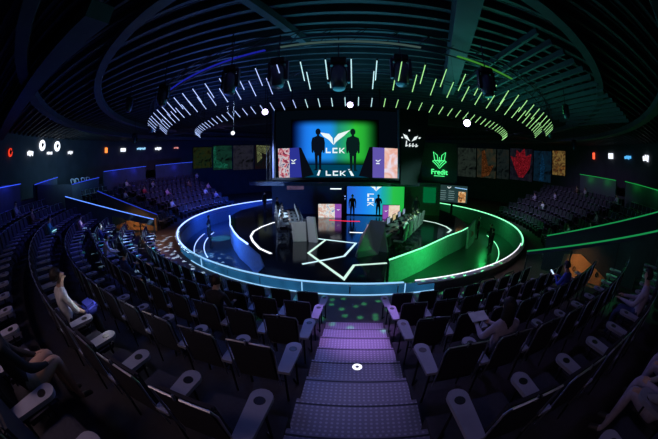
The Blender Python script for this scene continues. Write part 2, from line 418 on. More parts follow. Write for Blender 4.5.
def picmat(name, cols, s, scale):
    m = bpy.data.materials.new(name); m.use_nodes = True; nt = m.node_tree; N = nt.nodes; N.remove(N['Principled BSDF'])
    tc = N.new('ShaderNodeTexCoord'); n = N.new('ShaderNodeTexNoise'); n.inputs['Scale'].default_value = scale; n.inputs['Distortion'].default_value = 1.5
    nt.links.new(tc.outputs['Object'], n.inputs['Vector']); r = N.new('ShaderNodeValToRGB'); nt.links.new(n.outputs['Fac'], r.inputs['Fac'])
    k = len(cols)
    r.color_ramp.elements[0].position = .3; r.color_ramp.elements[0].color = cols[0]+(1,)
    r.color_ramp.elements[1].position = .7; r.color_ramp.elements[1].color = cols[-1]+(1,)
    for i in range(1, k-1): e = r.color_ramp.elements.new(.3+.4*i/(k-1)); e.color = cols[i]+(1,)
    em = N.new('ShaderNodeEmission'); em.inputs['Strength'].default_value = s; nt.links.new(r.outputs['Color'], em.inputs['Color'])
    nt.links.new(em.outputs[0], N['Material Output'].inputs[0]); return m
M_art = picmat('screen_art', [(.02, .02, .08), (.7, .1, .15), (.9, .85, .9), (.1, .05, .2)], .7, 3.)
M_pink = picmat('screen_pink', [(.95, .75, .7), (.9, .45, .35), (.9, .8, .9)], .9, 1.2)
M_pur = emis('screen_purple', (.13, .10, .45), .9); M_purb = emis('screen_blue_purple', (.03, .04, .35), .8); M_wedge = emis('screen_wedge', (.004, .006, .012), .6)
m = MB(); xzpoly(m, [Q(48, 370), Q(103, 370), Q(103, 225), Q(44, 225)], 0, M_art); o = m.obj('art_panel_picture', SC); o.location = (0, -.05, 0)
m = MB(); xzpoly(m, [Q(103, 370), Q(165, 370), Q(152, 222), Q(103, 225)], 0, M_purb); o = m.obj('logo_panel_picture', SC); o.location = (0, -.05, 0)
for ps in ([Q(165, 372), Q(224, 358), Q(162, 224), Q(150, 222)], [Q(448, 362), Q(517, 372), Q(517, 218), Q(500, 220)]):
    m = MB(); xzpoly(m, ps, 0, M_wedge); o = m.obj('desk_end_picture', SC); o.location = (0, -.055, 0)
m = MB(); xzpoly(m, [Q(517, 370), Q(577, 370), Q(577, 222), Q(517, 220)], 0, M_pur); o = m.obj('logo_panel_picture', SC); o.location = (0, -.05, 0)
m = MB(); xzpoly(m, [Q(577, 372), Q(645, 372), Q(645, 222), Q(577, 222)], 0, M_pink); o = m.obj('art_panel_picture', SC); o.location = (0, -.05, 0)
for cx, cy in ((122, 288), (543, 288)):
    f2 = lambda x, y: Q(cx+(x-320)*.2, cy+(y-180)*.2)
    m = MB(); wings(m, f2, 0, M_white); xzpoly(m, [Q(cx-9, cy+14), Q(cx+9, cy+14), Q(cx+9, cy+9), Q(cx-9, cy+9)], 0, M_white); o = m.obj('small_logo', SC); o.location = (0, -.07, 0)
m = MB()
for x in (-W/2-.05, W/2+.05): m.box((x, .1, H/2), (.1, .3, H+.1), mat('screen_edge_frame', (.12, .14, .3), .4, .5))
m.box((0, .1, -.06), (W+.2, .34, .12), M_dark); m.box((0, .1, H+.05), (W+.2, .3, .1), M_dark); m.obj('frame', SC)
for x in (-2.4, 2.4):
    m = MB(); m.tube([(x, .15, H+.1), (x, .15, 8.6-3.3)], .04, M_dark); m.obj('hanger', SC)

# side logo panel
t = thing('logo_side_panel', 'dark tall panel right of the main screen with a small white emblem', 'panel', (3.4, -6.0, 2.6), R(4))
m = MB(); m.slab([(-.72, 0, .35), (.3, .05, .35), (1.05, .1, 4.65), (-.72, 0, 4.65)], .1, mat('side_panel_black', (.01, .014, .018), .85, spec=.1)); m.obj('board', t)
m = MB()
def petal(c, a, l, w):
    ca, sa = math.cos(R(a)), math.sin(R(a)); pts = [(0, 0), (l*.6, w), (l, 0), (l*.6, -w)]
    xzpoly(m, [(c[0]+x*ca-z*sa, c[1]+x*sa+z*ca) for x, z in pts], -.12, M_white, .01)
petal((-.1, 2.6), 42, .38, .06); petal((-.16, 2.6), 135, .42, .07); petal((-.2, 3.0), 80, .1, .04); petal((.18, 2.75), 15, .13, .035); petal((-.45, 2.72), 160, .1, .03)
for i, (dx, h) in enumerate(((-.36, .24), (-.22, .14), (-.08, .15), (.06, .13))):
    xzpoly(m, [(dx, 2.38), (dx+.04, 2.38), (dx+.07, 2.38+h), (dx+.03, 2.38+h)], -.12, M_white, .01)
    xzpoly(m, [(dx+.03, 2.38), (dx+.11, 2.42), (dx+.12, 2.46), (dx+.03, 2.42)], -.12, M_white, .01)
o = m.obj('emblem', t); o.scale = (1.35, 1, 1.35); o.location = (0, 0, -.75)
t = tag(thing('cable_mast', '', ''), 'thin upright truss mast at the left edge of the main screen', 'mast')
t.location = (-4.55, -6.5, 3.1)
m = MB()
for dx in (-.1, .1): m.tube([(dx, 0, 0), (dx, 0, 5.3)], .02, M_dark)
for i in range(18): m.tube([(-.1, 0, i*.29), (.1, 0, i*.29+.29)], .01, M_dark, 4)
m.obj('truss', t)

# lower screen
LS = thing('stage_screen', 'lower stage screen glowing blue to green behind two standing hosts', 'screen', (1.9, .55, 0), R(-3))
m = MB(); m.box((0, .15, 1.36), (4.8, .2, 2.72), M_black); m.obj('housing', LS)
lw, lh = 2.32, 1.3
m = MB(); xzpoly(m, [(-lw, -lh), (lw, -lh), (lw, lh), (-lw, lh)], 0, grad_mat('lower_backdrop', [(.02, .12, .6), (.01, .2, .75), (.02, .3, .7)], [(.01, .35, .35), (.02, .45, .06), (.01, .4, .05)], 1.15, lw, lh, .25, .03), .02)
o = m.obj('display', LS); o.location = (0, .04, 1.36)
def F(x, y): return ((x-320)*.0088, 2.6-(y-137)*.0088)
m = MB(); wings(m, F, 0, M_white); o = m.obj('wing_logo', LS); o.location = (0, .02, 0)
m = MB()
def F2(x, y): return (-.45-(y-226)*.02+.3, 1.75-(x-284)*.0105)
letters(m, F2, 284, 375, 226, 252, M_white); o = m.obj('lettering', LS); o.location = (0, .02, 0)

# stage wings behind
t = thing('stage_backwall', 'dark angular back wall behind the stage, left of the lower screen', 'wall panel', (-3.6, 1.1, 0), R(3))
m = MB(); m.box((0, 0, 1.3), (6.0, .3, 2.6), mat('wing_navy', (.03, .045, .12), .5)); m.obj('board', t)
m = MB(); m.box((2.3, -.17, 2.05), (.9, .03, .07), M_ledw); m.obj('light_bar', t)
m = MB(); m.box((-1.0, -.17, 2.25), (1.4, .03, .5), picmat('backwall_strip', [(.01, .01, .04), (.15, .1, .2), (.02, .02, .06)], .6, 4)); m.obj('picture_strip', t)
t = thing('stage_backwall', 'green lit dark wall right of the lower screen', 'wall panel', (6.0, 1.4, 0), R(-8))
m = MB(); m.box((0, 0, 1.35), (3.0, .3, 2.7), mat('wing_green', (.03, .07, .05), .5)); m.obj('board', t)
m = MB(); m.box((.55, -.17, 1.7), (1.1, .03, 1.3), emis('green_panel', (.0, .11, .03), 1.)); m.obj('green_display', t)
t = thing('lineup_board', 'small dark display with lineup list right of the stage', 'display', (8.7, 1.35, 1.1), R(-20))
m = MB(); m.box((0, 0, .78), (2.85, .12, 1.6), M_black); m.box((0, .02, -.6), (.2, .1, 1.2), M_black); m.obj('housing', t)
m = MB(); xzpoly(m, [(-1.35, .05), (1.35, .05), (1.35, 1.5), (-1.35, 1.5)], -.07, emis('board_face', (.02, .05, .05), .8), .01); m.obj('display', t)
m = MB()
for i in range(5):
    for j in (-1.1, -.35): xzpoly(m, [(j, .25+i*.18), (j+.5+.05*(i % 2), .25+i*.18), (j+.5+.05*(i % 2), .30+i*.18), (j, .30+i*.18)], -.085, emis('board_lines', (.3, .5, .5), .5), .008)
wf = lambda x, y: (-.3+(x-330)*.0028, 1.4-(y-137)*.0028); wings(m, lambda x, y: (wf(x, y)), -.085, M_white); m.obj('list_lines', t)
m = MB(); xzpoly(m, [(.55, .1), (1.2, .1), (1.2, 1.0), (.55, 1.0)], -.085, picmat('board_art', [(.02, .02, .02), (.8, .35, .1), (.9, .8, .5)], .8, 3), .008); xzpoly(m, [(.2, 1.3), (1.3, 1.22), (1.3, 1.28), (.2, 1.36)], -.085, M_ledc, .008); m.obj('side_picture', t)

# elliptical canopy under main screen
t = thing('oval_canopy', 'dark oval canopy hanging under the main screen', 'canopy', (-1.2, -3.6, 2.75))
m = MB(); n = 48
vs = [(5.6*math.cos(2*PI*i/n), 1.9*math.sin(2*PI*i/n)) for i in range(n)]
m.prism(vs, 0, .22, mat('canopy_navy', (.02, .03, .06), .35)); m.obj('deck', t)
m = MB(); m.tube([(5.62*math.cos(2*PI*i/n), 1.92*math.sin(2*PI*i/n), .22) for i in range(n)], .015, mat('canopy_trim', (.2, .25, .4), .3, .8), 5, True); m.obj('edge_trim', t)
for x in (-3.6, 3.6):
    m = MB(); m.tube([(x, .5, .2), (x, .5, 5.8)], .03, M_dark); m.obj('hanger', t)

# ================================================================ DESKS
def monitor(parent, loc, rz, mt):
    o = bpy.data.objects.new('monitor', None); COL.objects.link(o); o.location = loc; o.rotation_euler = (0, 0, rz)
M_mon = emis('monitor_glow', (.25, .35, .5), .9); M_mony = emis('monitor_warm', (.6, .5, .25), .9)
def team_desk(label, c, rz, side, mt_end, monmats):
    """local: desk runs along y, players sit on side*x; end slab at -y"""
    t = thing('team_desk', label, 'desk', c, rz)
    m = MB(); m.rbox((0, 0, .74), (.8, 6.2, .06), M_deskd, .01); m.obj('worktop', t)
    m = MB(); m.box((-side*.36, 0, .5), (.05, 6.1, .95), M_deskd); m.obj('front_panel', t)
    m = MB(); m.slab([(-.3, -3.15, 0), (.42, -3.15, 0), (.38, -3.25, 1.05), (-.34, -3.25, 1.05)] if side < 0 else [(-.75, -3.15, 0), (.55, -3.15, 0), (.35, -3.25, 1.15), (-.45, -3.25, 1.15)], .1, mt_end); m.obj('end_slab', t)
    m = MB(); m.box((-side*.4, -3.0, .6), (.5, .1, 1.1), M_deskd, Matrix.Rotation(R(12), 3, 'Y')); m.obj('end_fin', t)
    return t
DL = team_desk('left team desk with a pale grey end slab facing the audience', (-3.55, -4.4, 0), R(15), -1, M_desk, None)
DR = team_desk('right team desk with a dark slanted end slab facing the audience', (2.55, -5.9, 0), R(-25), 1, M_deskd, None)
t = thing('desk_slab', 'light grey upright slab standing right of the left desk end', 'panel', (-2.0, -7.5, 0), R(-12))
m = MB(); m.slab([(-.2, 0, 0), (.25, 0, 0), (.05, .12, 1.3), (-.35, .12, 1.3)], .25, M_desk); m.obj('board', t)
t = thing('desk_slab', 'dark slanted slab with a pale pink front edge at the right desk', 'panel', (.75, -9.0, 0), R(-25))
m = MB(); m.slab([(-.1, -.9, 0), (.55, 0, 0), (.75, .25, 1.45), (.1, .35, 1.45), (-.35, .2, .6)], .18, M_deskd); m.obj('board', t)
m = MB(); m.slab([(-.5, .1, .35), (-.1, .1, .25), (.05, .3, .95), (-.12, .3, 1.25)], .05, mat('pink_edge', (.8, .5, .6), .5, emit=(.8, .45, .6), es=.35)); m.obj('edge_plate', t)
def mon(desk, side, y, mt):
    a = desk.matrix_basis if False else None
    c = Vector(desk.location); rz = desk.rotation_euler.z
    q = Matrix.Rotation(rz, 3, 'Z') @ Vector((side*-.12, y, .77))
    mm = MB(); mm.box((0, 0, .02), (.2, .24, .02), M_black); mm.box((0, 0, .1), (.03, .05, .18), M_black)
    o = thing('monitor', '', 'monitor', c+q, rz, 'monitors on the team desks')
    o['label'] = 'gaming monitor standing in the row on the %s team desk' % ('left' if side < 0 else 'right')
    o['group'] = 'monitors on the %s team desk' % ('left' if side < 0 else 'right')
    mm.obj('stand', o)
    mm = MB(); mm.box((0, 0, .34), (.04, .56, .34), M_black); mm.obj('housing', o)
    mm = MB(); mm.box((side*.023, 0, .34), (.006, .53, .31), mt); mm.obj('screen', o)
for i in range(5):
    mon(DL, -1, -2.3+i*1.1, M_mon); mon(DR, 1, -2.3+i*1.1, M_mony if i == 2 else M_mon)
for lab, c, w1, w2, mir in (('left low display wall with bright art and a purple logo end', (-1.65, -.6, 0), 1.25, .5, 1), ('right low display wall with purple logo end and pink art', (3.0, -.75, 0), .85, .45, -1)):
    t = thing('desk_display', lab, 'display', c, R(2))
    m = MB(); m.box((0, .15, .52), (w1+w2, .2, 1.06), M_black); m.obj('housing', t)
    x0 = -(w1+w2)/2
    xa = (x0, x0+w1) if mir > 0 else (x0+w2, x0+w1+w2); xb = (x0+w1, x0+w1+w2) if mir > 0 else (x0, x0+w2)
    m = MB(); xzpoly(m, [(xa[0], 0), (xa[1], 0), (xa[1], 1.03), (xa[0], 1.03)], .03, picmat('desk_art%d' % mir, [(.2, .35, .6), (.95, .95, .9), (.75, .4, .3), (.9, .9, .95)] if mir > 0 else [(.9, .6, .5), (.95, .8, .6), (.9, .85, .9)], .85, 2.5), .02); m.obj('art_panel', t)
    m = MB(); xzpoly(m, [(xb[0], 0), (xb[1], 0), (xb[1], 1.03), (xb[0], 1.03)], .03, emis('desk_purple', (.35, .10, .55), .75), .02); m.obj('logo_panel', t)
    cxx = sum(xb)/2; m = MB(); wings(m, lambda x, y: (cxx+(x-320)*.0017, .6-(y-170)*.0017), 0, M_white); m.obj('small_logo', t)

# ================================================================ LIGHT TUBES, TRUSS, FIXTURES
M_tb = emis('tube_blue', (.42, .55, 1.0), 1.3); M_tm = emis('tube_white', (.55, .9, .95), 1.15); M_tg = emis('tube_green', (.45, 1.0, .35), 1.0)
tm = {}
for key, mt in (('b', M_tb), ('m', M_tm), ('g', M_tg)):
    for L, dx, dz in ((1, .34, .26), (2, .46, .42)):
        m = MB(); m.tube([(0, 0, 0), (dx, 0, dz)], .013, mt, 6); m.tube([(dx, 0, dz), (dx*1.08, 0, dz*1.08)], .022, M_black, 6); m.tube([(dx, 0, dz), (dx, 0, 1.32)], .004, M_dark, 3)
        tm[key, L] = m.mesh('light_tube')
def tubes(r, a0, a1, sp, z, L, ringname):
    n = int((a1-a0)*PI/180*r/sp)
    for i in range(n+1):
        a = a0+(a1-a0)*i/n; x, y, _ = polar(r, a)
        k = 'b' if x < -1.8 else ('m' if x < .8 else 'g')
        o = bpy.data.objects.new('light_tube', tm[k, L]); COL.objects.link(o); o.location = (x, y, z+random.uniform(-.02, .02)); o.rotation_euler = (0, 0, R(a))
        cn = {'b': 'blue white', 'm': 'pale white', 'g': 'green white'}[k]
        tag(o, '%s glowing tube hanging in the %s of ceiling lights' % (cn, ringname), 'light tube', '%s tubes of the %s' % (cn, ringname))
tubes(11.1, -154, -26, .46, 6.14, 1, 'inner ring')
tubes(13.25, -142, -38, .60, 6.2, 2, 'middle ring')
tubes(13.95, -139, -41, .62, 6.26, 2, 'outer ring')
t = thing('ring_truss', 'large circular truss under the ceiling with a blue and green light strip', 'truss')
m = MB(); n = 96
for r, z in ((13.85, 7.45), (14.35, 7.45), (14.1, 7.85)): m.tube([polar(r, i*360/n, z) for i in range(n)], .03, M_dark, 5, True)
for i in range(n):
    m.tube([polar(13.85, i*360/n, 7.45), polar(14.1, (i+.5)*360/n, 7.85)], .014, M_dark, 4); m.tube([polar(14.35, i*360/n, 7.45), polar(14.1, (i+.5)*360/n, 7.85)], .014, M_dark, 4)
m.obj('frame', t)
for i in range(12):
    m = MB(); m.tube([polar(14.1, i*30+15, 7.85), polar(14.1, i*30+15, 8.6)], .02, M_dark, 5); m.obj('hanger', t)
for a0, a1, c, s, l in ((-126, -100, (.02, .03, .6), .45, 'deep blue light strip'), (-98, -82, (.12, .22, .2), .35, 'pale light strip'), (-77, -66, (.08, .42, .05), .5, 'green light strip')):
    m = MB(); m.band(14.02, 14.1, a0, a1, 7.38, 7.41, emis('truss_led%d' % a0, c, s), 16); tag(m.obj('light_strip', t), l, None)
t = thing('ring_truss', 'smaller circular truss above the inner ring of light tubes', 'truss')
m = MB()
for r, z in ((11.15, 7.5), (11.45, 7.5)): m.tube([polar(r, i*360/n, z) for i in range(n)], .025, M_dark, 5, True)
for i in range(n): m.tube([polar(11.15, i*360/n, 7.5), polar(11.45, (i+.5)*360/n, 7.5)], .012, M_dark, 4)
m.obj('frame', t)
for i in range(12):
    m = MB(); m.tube([polar(11.3, i*30+15, 7.5), polar(11.3, i*30+15, 8.6)], .02, M_dark, 5); m.obj('hanger', t)

def mover(label, loc, s, aim=(0, .3, -1)):
    t = thing('moving_head_light', label, 'stage light', loc)
    m = MB(); m.rbox((0, 0, .28*s), (.34*s, .3*s, .14*s), M_black, .02); m.tube([(0, 0, .35*s), (0, 0, 7.9-loc[2])], .02, M_dark, 5); m.obj('base', t)
    m = MB()
    for x in (-1, 1): m.rbox((x*.22*s, 0, 0), (.06*s, .14*s, .52*s), M_dark, .01)
    m.rbox((0, 0, .2*s), (.48*s, .16*s, .05*s), M_dark, .01); m.obj('yoke', t)
    m = MB(); m.lathe([(.09*s, .3*s), (.17*s, .22*s), (.19*s, .05*s), (.18*s, -.15*s), (.15*s, -.3*s), (.12*s, -.34*s)], (0, 0, -.1*s), mat('light_housing', (.03, .045, .06), .3, .3), 18, (0, .15, 1)); m.obj('head', t, True)
    return t
for i, (l, loc, s) in enumerate((('dark moving head light hanging left of the centre fixtures', (-3.35, -14.1, 6.5), 1.1), ('dark egg shaped moving head light, second from left', (-2.0, -13.88, 6.62), 1.15), ('dark egg shaped moving head light nearest the middle', (-.35, -13.61, 6.58), 1.25), ('dark moving head light right of the middle one', (1.38, -13.7, 6.72), 1.2), ('dark moving head light over the green tubes', (3.75, -14.3, 6.5), 1.1), ('dark moving head light at far left of the tube ring', (-5.6, -14.4, 6.4), .9))):
    mover(l, loc, s)
for i, (l, loc, s_) in enumerate((('small dark fixture high at left of the tube rings', (-8.6, -13.2, 6.9), .8), ('small dark fixture above the left end of the tube rings', (-10.5, -9.5, 6.6), .9), ('small dark fixture farther left near the wall signs', (-13.5, -8.0, 6.4), .9), ('small dark fixture at right of the tube rings', (9.0, -12.5, 6.9), .8), ('small dark fixture above the right end of the tube rings', (11.0, -9.0, 6.6), .9), ('small dark fixture farther right above the far right seats', (15.0, -7.5, 6.5), .9))):
    mover(l, loc, s_)
def lamp(label, loc, size, mt, aim):
    t = thing('spot_lamp', label, 'lamp', loc)
    a = (Vector(aim)-Vector(loc)).normalized()
    m = MB(); m.lathe([(size*.5, -size*1.8), (size*.9, -size*1.2), (size*1.12, 0), (size*1.12, size*.1)], (0, 0, 0), M_black, 16, a); m.obj('housing', t)
    m = MB(); m.lathe([(size, size*.1), (size, size*.14), (size*.6, size*.2)], (0, 0, 0), mt, 16, a); m.obj('lens', t)
    m = MB(); m.tube([tuple(-a*size), (0, 0, 7.9-loc[2])], .015, M_dark, 5); m.obj('hanger', t)
M_lv = emis('lens_violet_white', (.75, .6, 1.0), 9.)
camv = (0, -21, 3.9)
lamp('bright violet white spot lamp above the left edge of the main screen', (-3.75, -9.6, 6.36), .13, M_lv, camv)
lamp('bright violet white spot lamp above the middle of the main screen', (-.08, -9.0, 6.66), .13, M_lv, camv)
lamp('bright violet white spot lamp over the right side logo wall', (4.94, -10.06, 5.98), .15, M_lv, camv)
lamp('small white spot lamp left of the inner tube ring', (-5.05, -10.11, 5.45), .09, M_ledw, (-3, -21, 3.9))
for i, (x, y, w) in enumerate(((213, 146, 'left of the picture wall'), )):
    pass

# ================================================================ PARAPETS AND PASSAGES
M_lb = emis('ledge_blue', (.04, .10, 1.0), 1.3); M_lg = emis('ledge_green', (.03, .75, .15), .55)
def light(kind, name, loc, col, e, size=.3, aim=None, angle=60, blend=.6):
    d = bpy.data.lights.new(name, kind); d.color = col; d.energy = e
    if kind == 'AREA': d.size = size
    elif kind == 'SPOT': d.spot_size = R(angle); d.spot_blend = blend; d.shadow_soft_size = size
    else: d.shadow_soft_size = size
    o = bpy.data.objects.new(name, d); COL.objects.link(o); o.location = loc
    if aim: o.rotation_euler = (Vector(aim)-Vector(loc)).to_track_quat('-Z', 'Y').to_euler()
    return o
def parapet(label, a0, a1, z0, z1, col, mt, r=23.6):
    t = thing('parapet', label, 'parapet')
    m = MB(); m.band(r, r+.15, a0, a1, 2.2, (z0, z1), M_para); m.obj('panel', t)
    m = MB(); m.band(r-.12, r+.02, a0, a1, (z0-.01, z1-.01), (z0+.04, z1+.04), M_dark); m.obj('cap', t)
    m = MB(); m.band(r-.10, r-.03, a0, a1, (z0-.045, z1-.045), (z0-.011, z1-.011), mt); m.obj('light_strip', t)
    return t
parapet('blue lit parapet at the far left edge behind the top seats', 231, 221.5, 4.5, 4.58, 0, M_lb)
parapet('dark blue box parapet with peaked top beside the left doorway', 216, 207, 4.42, 4.72, 0, M_lb)
parapet('low blue parapet below the white chairs on the left balcony', 202, 190.5, 4.0, 4.28, 0, M_lb)
parapet('blue lit parapet behind the far left seats, near one', 188.5, 171.6, 4.8, 4.98, 0, M_lb)
parapet('blue lit parapet behind the far left seats, next to the picture wall', 167.6, 153, 5.0, 5.15, 0, M_lb)
parapet('green lit parapet behind the far right seats, next to the picture wall', -2, -17, 4.96, 4.8, 0, M_lg)
parapet('green lit parapet at the far right edge', -21, -42, 4.82, 4.4, 0, M_lg)
t = thing('dark_partition', 'dark sloping partition between the peaked box and the low left parapet', 'partition')
m = MB(); m.band(23.3, 23.5, 216, 202.2, 2.0, (4.35, 4.0), mat('partition_black', (.02, .02, .03), .6), 6); m.obj('board', t)

M_wood = mat('passage_wood', (.55, .33, .16), .5, nscale=3)
def radial_wall(label, ang, r0, r1, zt0, zt1, mt, led, nrm, glass_to=None, band=.55):
    t = thing('passage_wall', label, 'passage wall')
    ca, sa = math.cos(R(ang)), math.sin(R(ang)); nx, ny = -sa*nrm, ca*nrm
    def zt(r): return zt0+(zt1-zt0)*(r-r0)/(r1-r0)
    def pt(r, z, o=0.): return (r*ca+nx*o, r*sa+ny*o, z)
    m = MB(); g = glass_to or r0
    if glass_to:
        m.slab([pt(r0, zt(r0)-band), pt(g, zt(g)-band), pt(g, zt(g)), pt(r0, zt(r0))], .1, mt)
        m2 = MB(); m2.slab([pt(r0, Z0, .01), pt(g, Z0, .01), pt(g, zt(g)-band, .01), pt(r0, zt(r0)-band, .01)], .03, M_glassd); m2.obj('glass_panel', t)
        for i in range(4):
            r = r0+(g-r0)*i/3
            m3 = MB(); m3.tube([pt(r, Z0, .05), pt(r, zt(r), .05)], .03, M_dark, 6); m3.obj('post', t)
    m.slab([pt(g, Z0), pt(r1, Z0), pt(r1, zt(r1)), pt(g, zt(g))], .1, mt); m.obj('panel', t)
    m = MB(); m.tube([pt(r0, zt(r0)+.02, .0), pt(r1, zt(r1)+.02, .0)], .03, led, 6); m.obj('light_strip', t)
    return t, pt
M_lb2 = emis('rail_blue', (.10, .25, 1.0), 1.7)
M_lbd = emis('rail_blue_dim', (.03, .07, .8), .7); M_lgd = emis('rail_green_dim', (.02, .5, .14), .45)
tL, ptL = radial_wall('passage wall with bright blue top light running down to the stage, nearer one on the left', 213.5, 14.4, 21.2, 1.12, 3.25, M_para, M_lb2, 1, 17.4, .4)
radial_wall('passage wall with dim blue top light beside the far left seats', 201.5, 14.9, 20.5, .95, 3.15, M_para, M_lbd, -1)
radial_wall('passage wall with green top light and glass, nearer one on the right', -62, 14.4, 20.4, 1.15, 3.2, M_para, M_lgd, 1, 20.2, .12)
radial_wall('passage wall with green top light beside the far right seats', -51.5, 14.5, 20.6, 1.38, 3.45, M_para, M_lgd, 1)
def warm(label, ang, pts, off):
    ca, sa = math.cos(R(ang)), math.sin(R(ang)); nx, ny = -sa, ca
    t = thing('wood_panel', label, 'panel')
    m = MB(); m.slab([(r*ca+nx*off, r*sa+ny*off, z) for r, z in pts], .04, M_wood); m.obj('board', t)
    for r in (16.3, 17.0, 17.6):
        m = MB(); m.tube([((r+.06*math.cos(q*PI/4))*ca+nx*(off*1.35), (r+.06*math.cos(q*PI/4))*sa+ny*(off*1.35), .28+.1*math.sin(q*PI/4)) for q in range(8)], .03, M_black, 4, True); m.obj('black_mark', t)
warm('warm lit wooden triangle panel in the right passage', -51.5, [(15.5, Z0), (18.9, Z0), (16.5, .98), (15.6, .8)], -.14)
warm('warm lit wooden triangle panel in the left passage', 201.5, [(15.0, Z0), (18.6, .1), (18.9, .35), (16.4, .95), (15.0, .75)], .14)
# faint slanted stripes on the left passage wall
m = MB()
ca, sa = math.cos(R(213.5)), math.sin(R(213.5))
for i in range(5):
    r = 18.5+i*.42; zc = 1.12+(r-14.4)*.313-.95
    p = lambda rr, z: (rr*ca+sa*.13, rr*sa-ca*.13, z)
    m.slab([p(r, zc-.2), p(r+.14, zc-.2), p(r+.45, zc+.5), p(r+.3, zc+.5)], .01, mat('teal_print', (.05, .45, .4), .5))
tag(m.obj('wall_stripes'), 'faint teal slanted stripes on the left passage wall', 'wall graphic')

# ================================================================ WALL SIGNS, MURALS
def on_wall(name, label, cat, x, y, z, group=None):
    rz = math.atan2(y, x)+PI/2
    return thing(name, label, cat, (x, y, z), rz, group)      # local -Y faces... outward; +X along the wall
def sgn_white(s=1.4): return emis('sign_white%d' % int(s*10), (.85, .9, 1.0), s)
def wallsign(label, x, y, z, shapes, mt, back=None):
    a = math.atan2(y, x); x, y = 26.75*math.cos(a), 26.75*math.sin(a)
    t = thing('wall_sign', label, 'sign', (x, y, z), a-PI/2)    # local +Y outward, -Y to the room
    m = MB()
    for s in shapes:
        if s[0] == 'disc': m.lathe([(s[3], -.04), (s[3], .04)], (s[1], 0, s[2]), mt, 20, (0, 1, 0))
        elif s[0] == 'bar': m.box((s[1], 0, s[2]), (s[3], .06, s[4]), mt, Matrix.Rotation(R(s[5]) if len(s) > 5 else 0, 3, 'Y'))
    m.obj('lit_mark', t)
    if back:
        m = MB(); m.lathe([(.16, -.06), (.16, -.05)], (0, 0, 0), M_black, 12, (0, 1, 0))
        for k in range(2): m.box((-.1+.25*k, -.07, .1), (.1, .02, .3), M_black, Matrix.Rotation(R(35), 3, 'Y'))
        m.obj('dark_mark', t)
    else:
        m = MB(); m.box((0, .1, 0), (.3, .1, .15), M_black); m.obj('mount', t)
def word(n, w, h): return [('bar', -w/2+w*(i+.5)/n, (.04 if i % 2 else -.02)*h*2, w/n*.72, h*(.8+.3*((i*7) % 3)/2), (i*37) % 25-12) for i in range(n)]
M_red = emis('sign_red', (1, .05, .02), 1.0); M_or = emis('sign_orange', (1, .25, .05), 1.6); M_cy = emis('sign_cyan', (.1, .5, 1), 1.1)
wallsign('round red glowing wall sign at the far left', -21.96, -15.36, 7.0, [('disc', 0, 0, .3)], M_red, True)
wallsign('white lettered wall sign beside the red round one', -23.63, -12.65, 7.0, word(5, .95, .38), sgn_white())
wallsign('round white wall emblem, left one of the pair', -24.47, -10.93, 7.7, [('disc', 0, 0, .46)], sgn_white(1.8), True)
wallsign('round white wall emblem, right one of the pair', -25.38, -8.62, 7.68, [('disc', 0, 0, .46)], sgn_white(1.8), True)
wallsign('small white lettered sign below the pair of round emblems', -25.0, -9.8, 7.05, word(6, .9, .22), sgn_white())
wallsign('white slanted lettered sign right of the round emblems', -26.0, -6.49, 7.1, word(4, .85, .3), sgn_white(1.1))
wallsign('orange red square wall sign on the left', -26.8, -.44, 7.3, [('bar', 0, 0, .42, .6)], M_or)
wallsign('white rectangular wall sign right of the orange one', -26.69, 2.47, 7.3, [('bar', 0, 0, .85, .42)], sgn_white())
wallsign('pale cyan lettered wall sign on the left wall', -26.22, 5.54, 7.4, word(6, 1.5, .25), emis('sign_pale_cyan', (.3, .65, 1), 1.2))
wallsign('white lettered wall sign second from the picture wall', -25.46, 8.37, 7.35, word(4, 1.1, .36), sgn_white())
wallsign('small dim red and white wall sign nearest the left picture wall', -24.32, 11.27, 7.4, word(3, .8, .2), emis('sign_pink', (1, .35, .35), .8))
wallsign('red upright wall sign on the right', 26.79, -.55, 7.25, [('bar', 0, 0, .36, .7)], emis('sign_red2', (1, .1, .04), 1.6))
wallsign('white square wall sign on the right', 26.56, -3.57, 7.3, [('bar', 0, 0, .8, .55)], sgn_white())
wallsign('blue lettered wall sign on the right', 25.99, -6.54, 7.2, word(4, 1.2, .3), M_cy)
wallsign('white lettered wall sign at the far right', 25.04, -9.55, 7.15, word(3, 1.05, .5), sgn_white())

def mural(label, a0, a1, z0, z1, cols, sc, s, grp=None, shape=None):
    p = Vector(polar(26.7, a0)); q = Vector(polar(26.7, a1)); c = (p+q)/2; d = q-p
    t = thing('wall_picture', label, 'wall picture', (c.x, c.y, z0), math.atan2(d.y, d.x))
    w = d.length/2-.04
    m = MB(); m.box((0, 0, (z1-z0)/2), (2*w, .1, z1-z0), M_black); m.obj('backing', t)
    m = MB(); xzpoly(m, [(-w, .03), (w, .03), (w, z1-z0-.03), (-w, z1-z0-.03)], -.06, picmat('mural_%d' % (a0*10), cols, s*.45, sc), .01); m.obj('print', t)  # print emits: the light falling on it is put into its colour
    if shape:
        m = MB(); col, pts = shape; xzpoly(m, [(x*w, z*(z1-z0)) for x, z in pts], -.08, picmat('mural_s%d' % (a0*10), [tuple(c*.5 for c in col), col, tuple(c*.1 for c in col), tuple(c*.7 for c in col), (0, 0, 0)], s*.8, sc*2.2), .01); m.obj('self_lit_shape', t)  # shape emits as well, standing in for light on the picture
DK = (.004, .006, .008)
blob = [(-.2, .1), (.2, .1), (.75, .4), (.9, .85), (.4, .75), (.3, 1.0), (-.1, .85), (-.4, .95), (-.5, .7), (-.95, .75), (-.6, .4)]
mural('dark grey green wall picture nearest the neon fox logo', 50.5, 43.5, 3.0, 7.6, [DK, (.06, .09, .07), (.015, .02, .02)], .9, .5)
